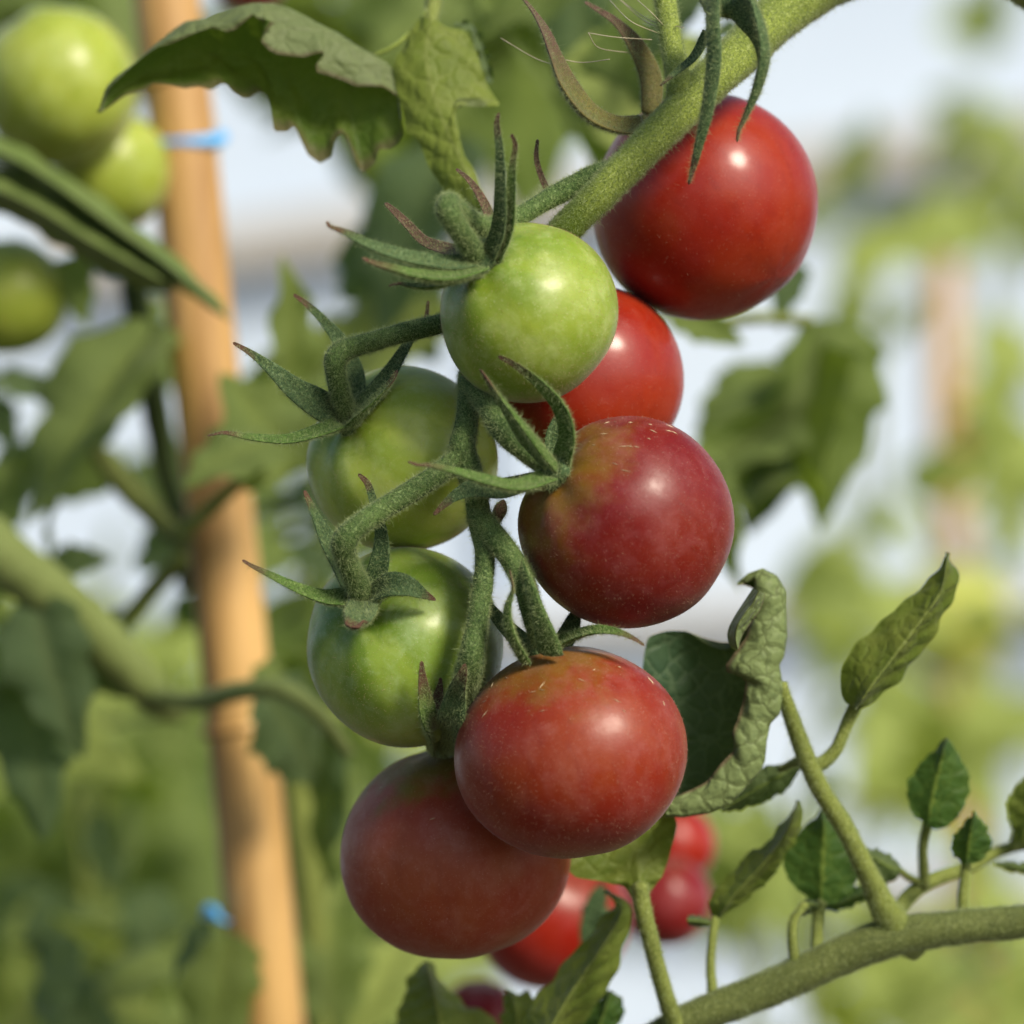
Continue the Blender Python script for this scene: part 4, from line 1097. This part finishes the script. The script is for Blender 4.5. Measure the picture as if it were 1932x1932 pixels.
oval([(1749, 1560), (1721, 1535), (1711, 1505), (1713, 1465), (1725, 1461), (1727, 1452), (1745, 1431), (1768, 1408), (1786, 1391)], [(1750, 1560), (1760, 1500), (1775, 1440), (1786, 1391)],
     [(1752, 1560), (1775, 1566), (1801, 1551), (1812, 1535), (1818, 1521), (1829, 1498), (1831, 1485), (1827, 1478), (1828, 1455), (1808, 1421), (1786, 1391)], DV + .008, M_LDARK, 21)
oval([(1822, 1632), (1803, 1621), (1793, 1601), (1796, 1585), (1801, 1575), (1821, 1551), (1838, 1531)], [(1823, 1632), (1828, 1590), (1838, 1531)],
     [(1824, 1632), (1845, 1628), (1868, 1608), (1873, 1585), (1862, 1566), (1858, 1556), (1838, 1531)], DV + .004, M_LDARK, 22)
oval([(1920, 1590), (1905, 1555), (1898, 1521), (1908, 1495), (1932, 1466)], [(1925, 1590), (1945, 1540), (1960, 1470)], [(1930, 1590), (1975, 1580), (1995, 1530), (1980, 1460)], DV + .018, M_LVINE, 23)
oval([(1990, 1655), (1950, 1632), (1915, 1624), (1878, 1630)], [(1995, 1650), (1940, 1640), (1878, 1630)], [(1990, 1645), (1950, 1648), (1910, 1646), (1878, 1630)], DV + .02, M_LDARK, 24)
oval([(1545, 1712), (1515, 1688), (1485, 1658), (1476, 1625), (1480, 1605), (1488, 1591), (1518, 1561), (1535, 1543), (1548, 1526)], [(1548, 1712), (1552, 1640), (1556, 1580), (1550, 1526)],
     [(1552, 1712), (1585, 1702), (1615, 1672), (1622, 1640), (1610, 1600), (1588, 1565), (1570, 1545), (1552, 1526)], DV + .012, M_LDARK, 25, label='broad dark leaf behind the branch')
oval([(1548, 1712), (1575, 1690), (1605, 1672), (1640, 1668)], [(1548, 1714), (1590, 1702), (1640, 1680)], [(1548, 1716), (1580, 1720), (1615, 1708), (1645, 1690)], DV + .014, M_LDARK, 26)
oval([(1545, 1705), (1525, 1695), (1508, 1705), (1500, 1722)], [(1545, 1708), (1525, 1706), (1500, 1724)], [(1545, 1712), (1530, 1722), (1515, 1728), (1500, 1726)], DV + .002, M_LDARK, 27)
oval([(1350, 1740), (1335, 1712), (1335, 1700), (1355, 1671), (1388, 1638), (1405, 1618), (1421, 1600), (1436, 1602), (1475, 1555), (1490, 1535), (1506, 1510)], [(1352, 1740), (1385, 1690), (1440, 1630), (1480, 1575), (1506, 1510)],
     [(1356, 1738), (1381, 1717), (1421, 1690), (1455, 1658), (1488, 1608), (1508, 1571), (1519, 1535), (1506, 1510)], DV + .006, M_LVINE, 28, bow=-.008, label='slim half-folded leaf on a thin stalk')
oval([(1340, 1738), (1320, 1728), (1298, 1728)], [(1340, 1742), (1320, 1738), (1296, 1736)], [(1340, 1746), (1320, 1748), (1300, 1746)], DV + .004, M_LDARK, 29)
oval([(1700, 1640), (1688, 1618), (1665, 1605), (1640, 1600), (1632, 1604)], [(1700, 1642), (1670, 1630), (1632, 1606)], [(1698, 1648), (1685, 1664), (1660, 1672), (1640, 1650), (1632, 1608)], DV + .012, M_LDARK, 30)
oval([(1512, 1436), (1475, 1440), (1435, 1448), (1400, 1468), (1361, 1528)], [(1512, 1440), (1450, 1475), (1361, 1528)], [(1512, 1444), (1498, 1475), (1475, 1498), (1431, 1518), (1395, 1528), (1361, 1530)], DV + .002, M_LDARK, 31, label='dark leaf just under the curled leaf')

# curled leaf: dark face at left, margin rolled over towards the camera
left = [(1230, 1540), (1215, 1480), (1205, 1400), (1205, 1320), (1212, 1250), (1222, 1200), (1256, 1190), (1299, 1194), (1332, 1211), (1372, 1226), (1395, 1200), (1418, 1150), (1425, 1110), (1391, 1104)]
outer = [(1256, 1540), (1291, 1542), (1340, 1534), (1377, 1518), (1410, 1483), (1434, 1456), (1443, 1435), (1446, 1398), (1453, 1365), (1471, 1347), (1478, 1296), (1471, 1255), (1480, 1239), (1485, 1201), (1482, 1148), (1482, 1115), (1466, 1086), (1439, 1072), (1412, 1082), (1391, 1102)]
inner = [(1262, 1508), (1299, 1492), (1332, 1473), (1353, 1452), (1385, 1416), (1381, 1384), (1391, 1357), (1404, 1309), (1410, 1284), (1402, 1274), (1371, 1270), (1367, 1255), (1380, 1239), (1405, 1205), (1414, 1180), (1424, 1168), (1408, 1150), (1418, 1112), (1424, 1095), (1391, 1104)]
hook = [(1383, 1226), (1376, 1218), (1371, 1193), (1385, 1164), (1402, 1137), (1418, 1110)]
NC = 120
lf, ot, inn = (resample(dz(c, 0), NC, False)[:, :2] for c in (left, outer, inner))
for _ in range(2):
    lf[1:-1] = (lf[:-2] + lf[1:-1] * 2 + lf[2:]) / 4
t = np.linspace(0, 1, NC)[:, None]
wdt = np.linalg.norm(ot - inn, axis=1, keepdims=True) * S
dd = 0.026 + 0 * t
cl = empty('curled_leaf', P(1470, 1290, .026), 'tomato leaf with rolled pale margin beside the lower red tomato', 'leaf')
mk = lambda c, d: [tuple(x) for x in np.hstack([c, d])]
blade(cl, [mk(lf, dd + .010), mk(0.5 * lf + 0.5 * ot, dd + .014), mk(0.15 * lf + 0.85 * ot, dd + .008), mk(ot, dd), mk(0.72 * ot + 0.28 * inn, dd - 0.30 * wdt), mk(0.35 * ot + 0.65 * inn, dd - 0.32 * wdt), mk(inn, dd - 0.14 * wdt)],
      M_CURL, mid=3, n=NC, per=8, smooth=[False] * 7, seed=41, nvein=22, relief=.00025, name='blade', slant=0.06, pucker=.00025, one_rim=True)
blade(cl, [dz([(1391, 1228), (1376, 1220), (1370, 1193), (1384, 1164), (1402, 1137), (1420, 1110)], .018), dz([(1392, 1225), (1388, 1205), (1392, 1180), (1408, 1155), (1420, 1140), (1432, 1115)], .012), dz([(1394, 1222), (1398, 1204), (1412, 1182), (1424, 1166), (1436, 1150), (1444, 1120)], .016)],
      M_CURL, n=50, per=8, name='rolled_margin', seed=42, flip=True, relief=0, pucker=0)

# leaves along the bottom edge
bl = empty('leaf_spray', P(1000, 2000, .05), 'soft green young leaves rising from the bottom edge, below the cluster', 'leaves')
def bleaf(*a, **k):
    blade(bl, *a, **k)


bleaf([dz([(1205, 1700), (1187, 1691), (1166, 1666), (1122, 1661), (1077, 1655), (1068, 1620), (1090, 1560), (1130, 1500)], .034), dz([(1208, 1695), (1205, 1640), (1195, 1560), (1180, 1490)], (.030, .040)), dz([(1214, 1695), (1234, 1673), (1257, 1640), (1266, 1602), (1279, 1561), (1266, 1510), (1220, 1480)], .034)], M_LVINE, seed=51, n=70, label='leaf tucked behind the lower red tomato')
bleaf([dz([(955, 2000), (983, 1932), (1004, 1891), (1033, 1856), (1063, 1817), (1101, 1779), (1122, 1744), (1151, 1720), (1163, 1708), (1147, 1688), (1142, 1679)], .048), dz([(1010, 2000), (1050, 1920), (1100, 1840), (1150, 1765), (1172, 1715), (1142, 1679)], (.038, .044)),
       dz([(1050, 2000), (1092, 1932), (1125, 1900), (1148, 1865), (1175, 1803), (1187, 1755), (1191, 1720), (1177, 1690), (1160, 1682), (1142, 1679)], .046)], M_LVINE, seed=52, label='long young leaf pointing up beside the stalk')
bleaf([dz([(1060, 2000), (1095, 1925), (1130, 1880), (1151, 1868)], .055), dz([(1100, 2000), (1130, 1940), (1151, 1868)], .052), dz([(1140, 2000), (1170, 1930), (1182, 1897), (1168, 1880), (1151, 1868)], .055)], M_LDARK, seed=53, n=50)
bleaf([dz([(720, 2000), (744, 1932), (756, 1897), (768, 1853), (782, 1826), (803, 1813)], .07), dz([(830, 2000), (830, 1930), (818, 1870), (803, 1813)], .062), dz([(990, 2000), (942, 1932), (915, 1909), (871, 1891), (835, 1856), (824, 1826), (803, 1813)], .07)], M_LVINE, seed=54, n=70)
bleaf([dz([(940, 1990), (945, 1920), (952, 1880), (956, 1866)], .06), dz([(975, 1990), (975, 1920), (968, 1885), (956, 1866)], .056), dz([(1010, 1990), (1015, 1900), (1004, 1872), (985, 1875), (956, 1866)], .06)], M_LMID, seed=55, n=50)
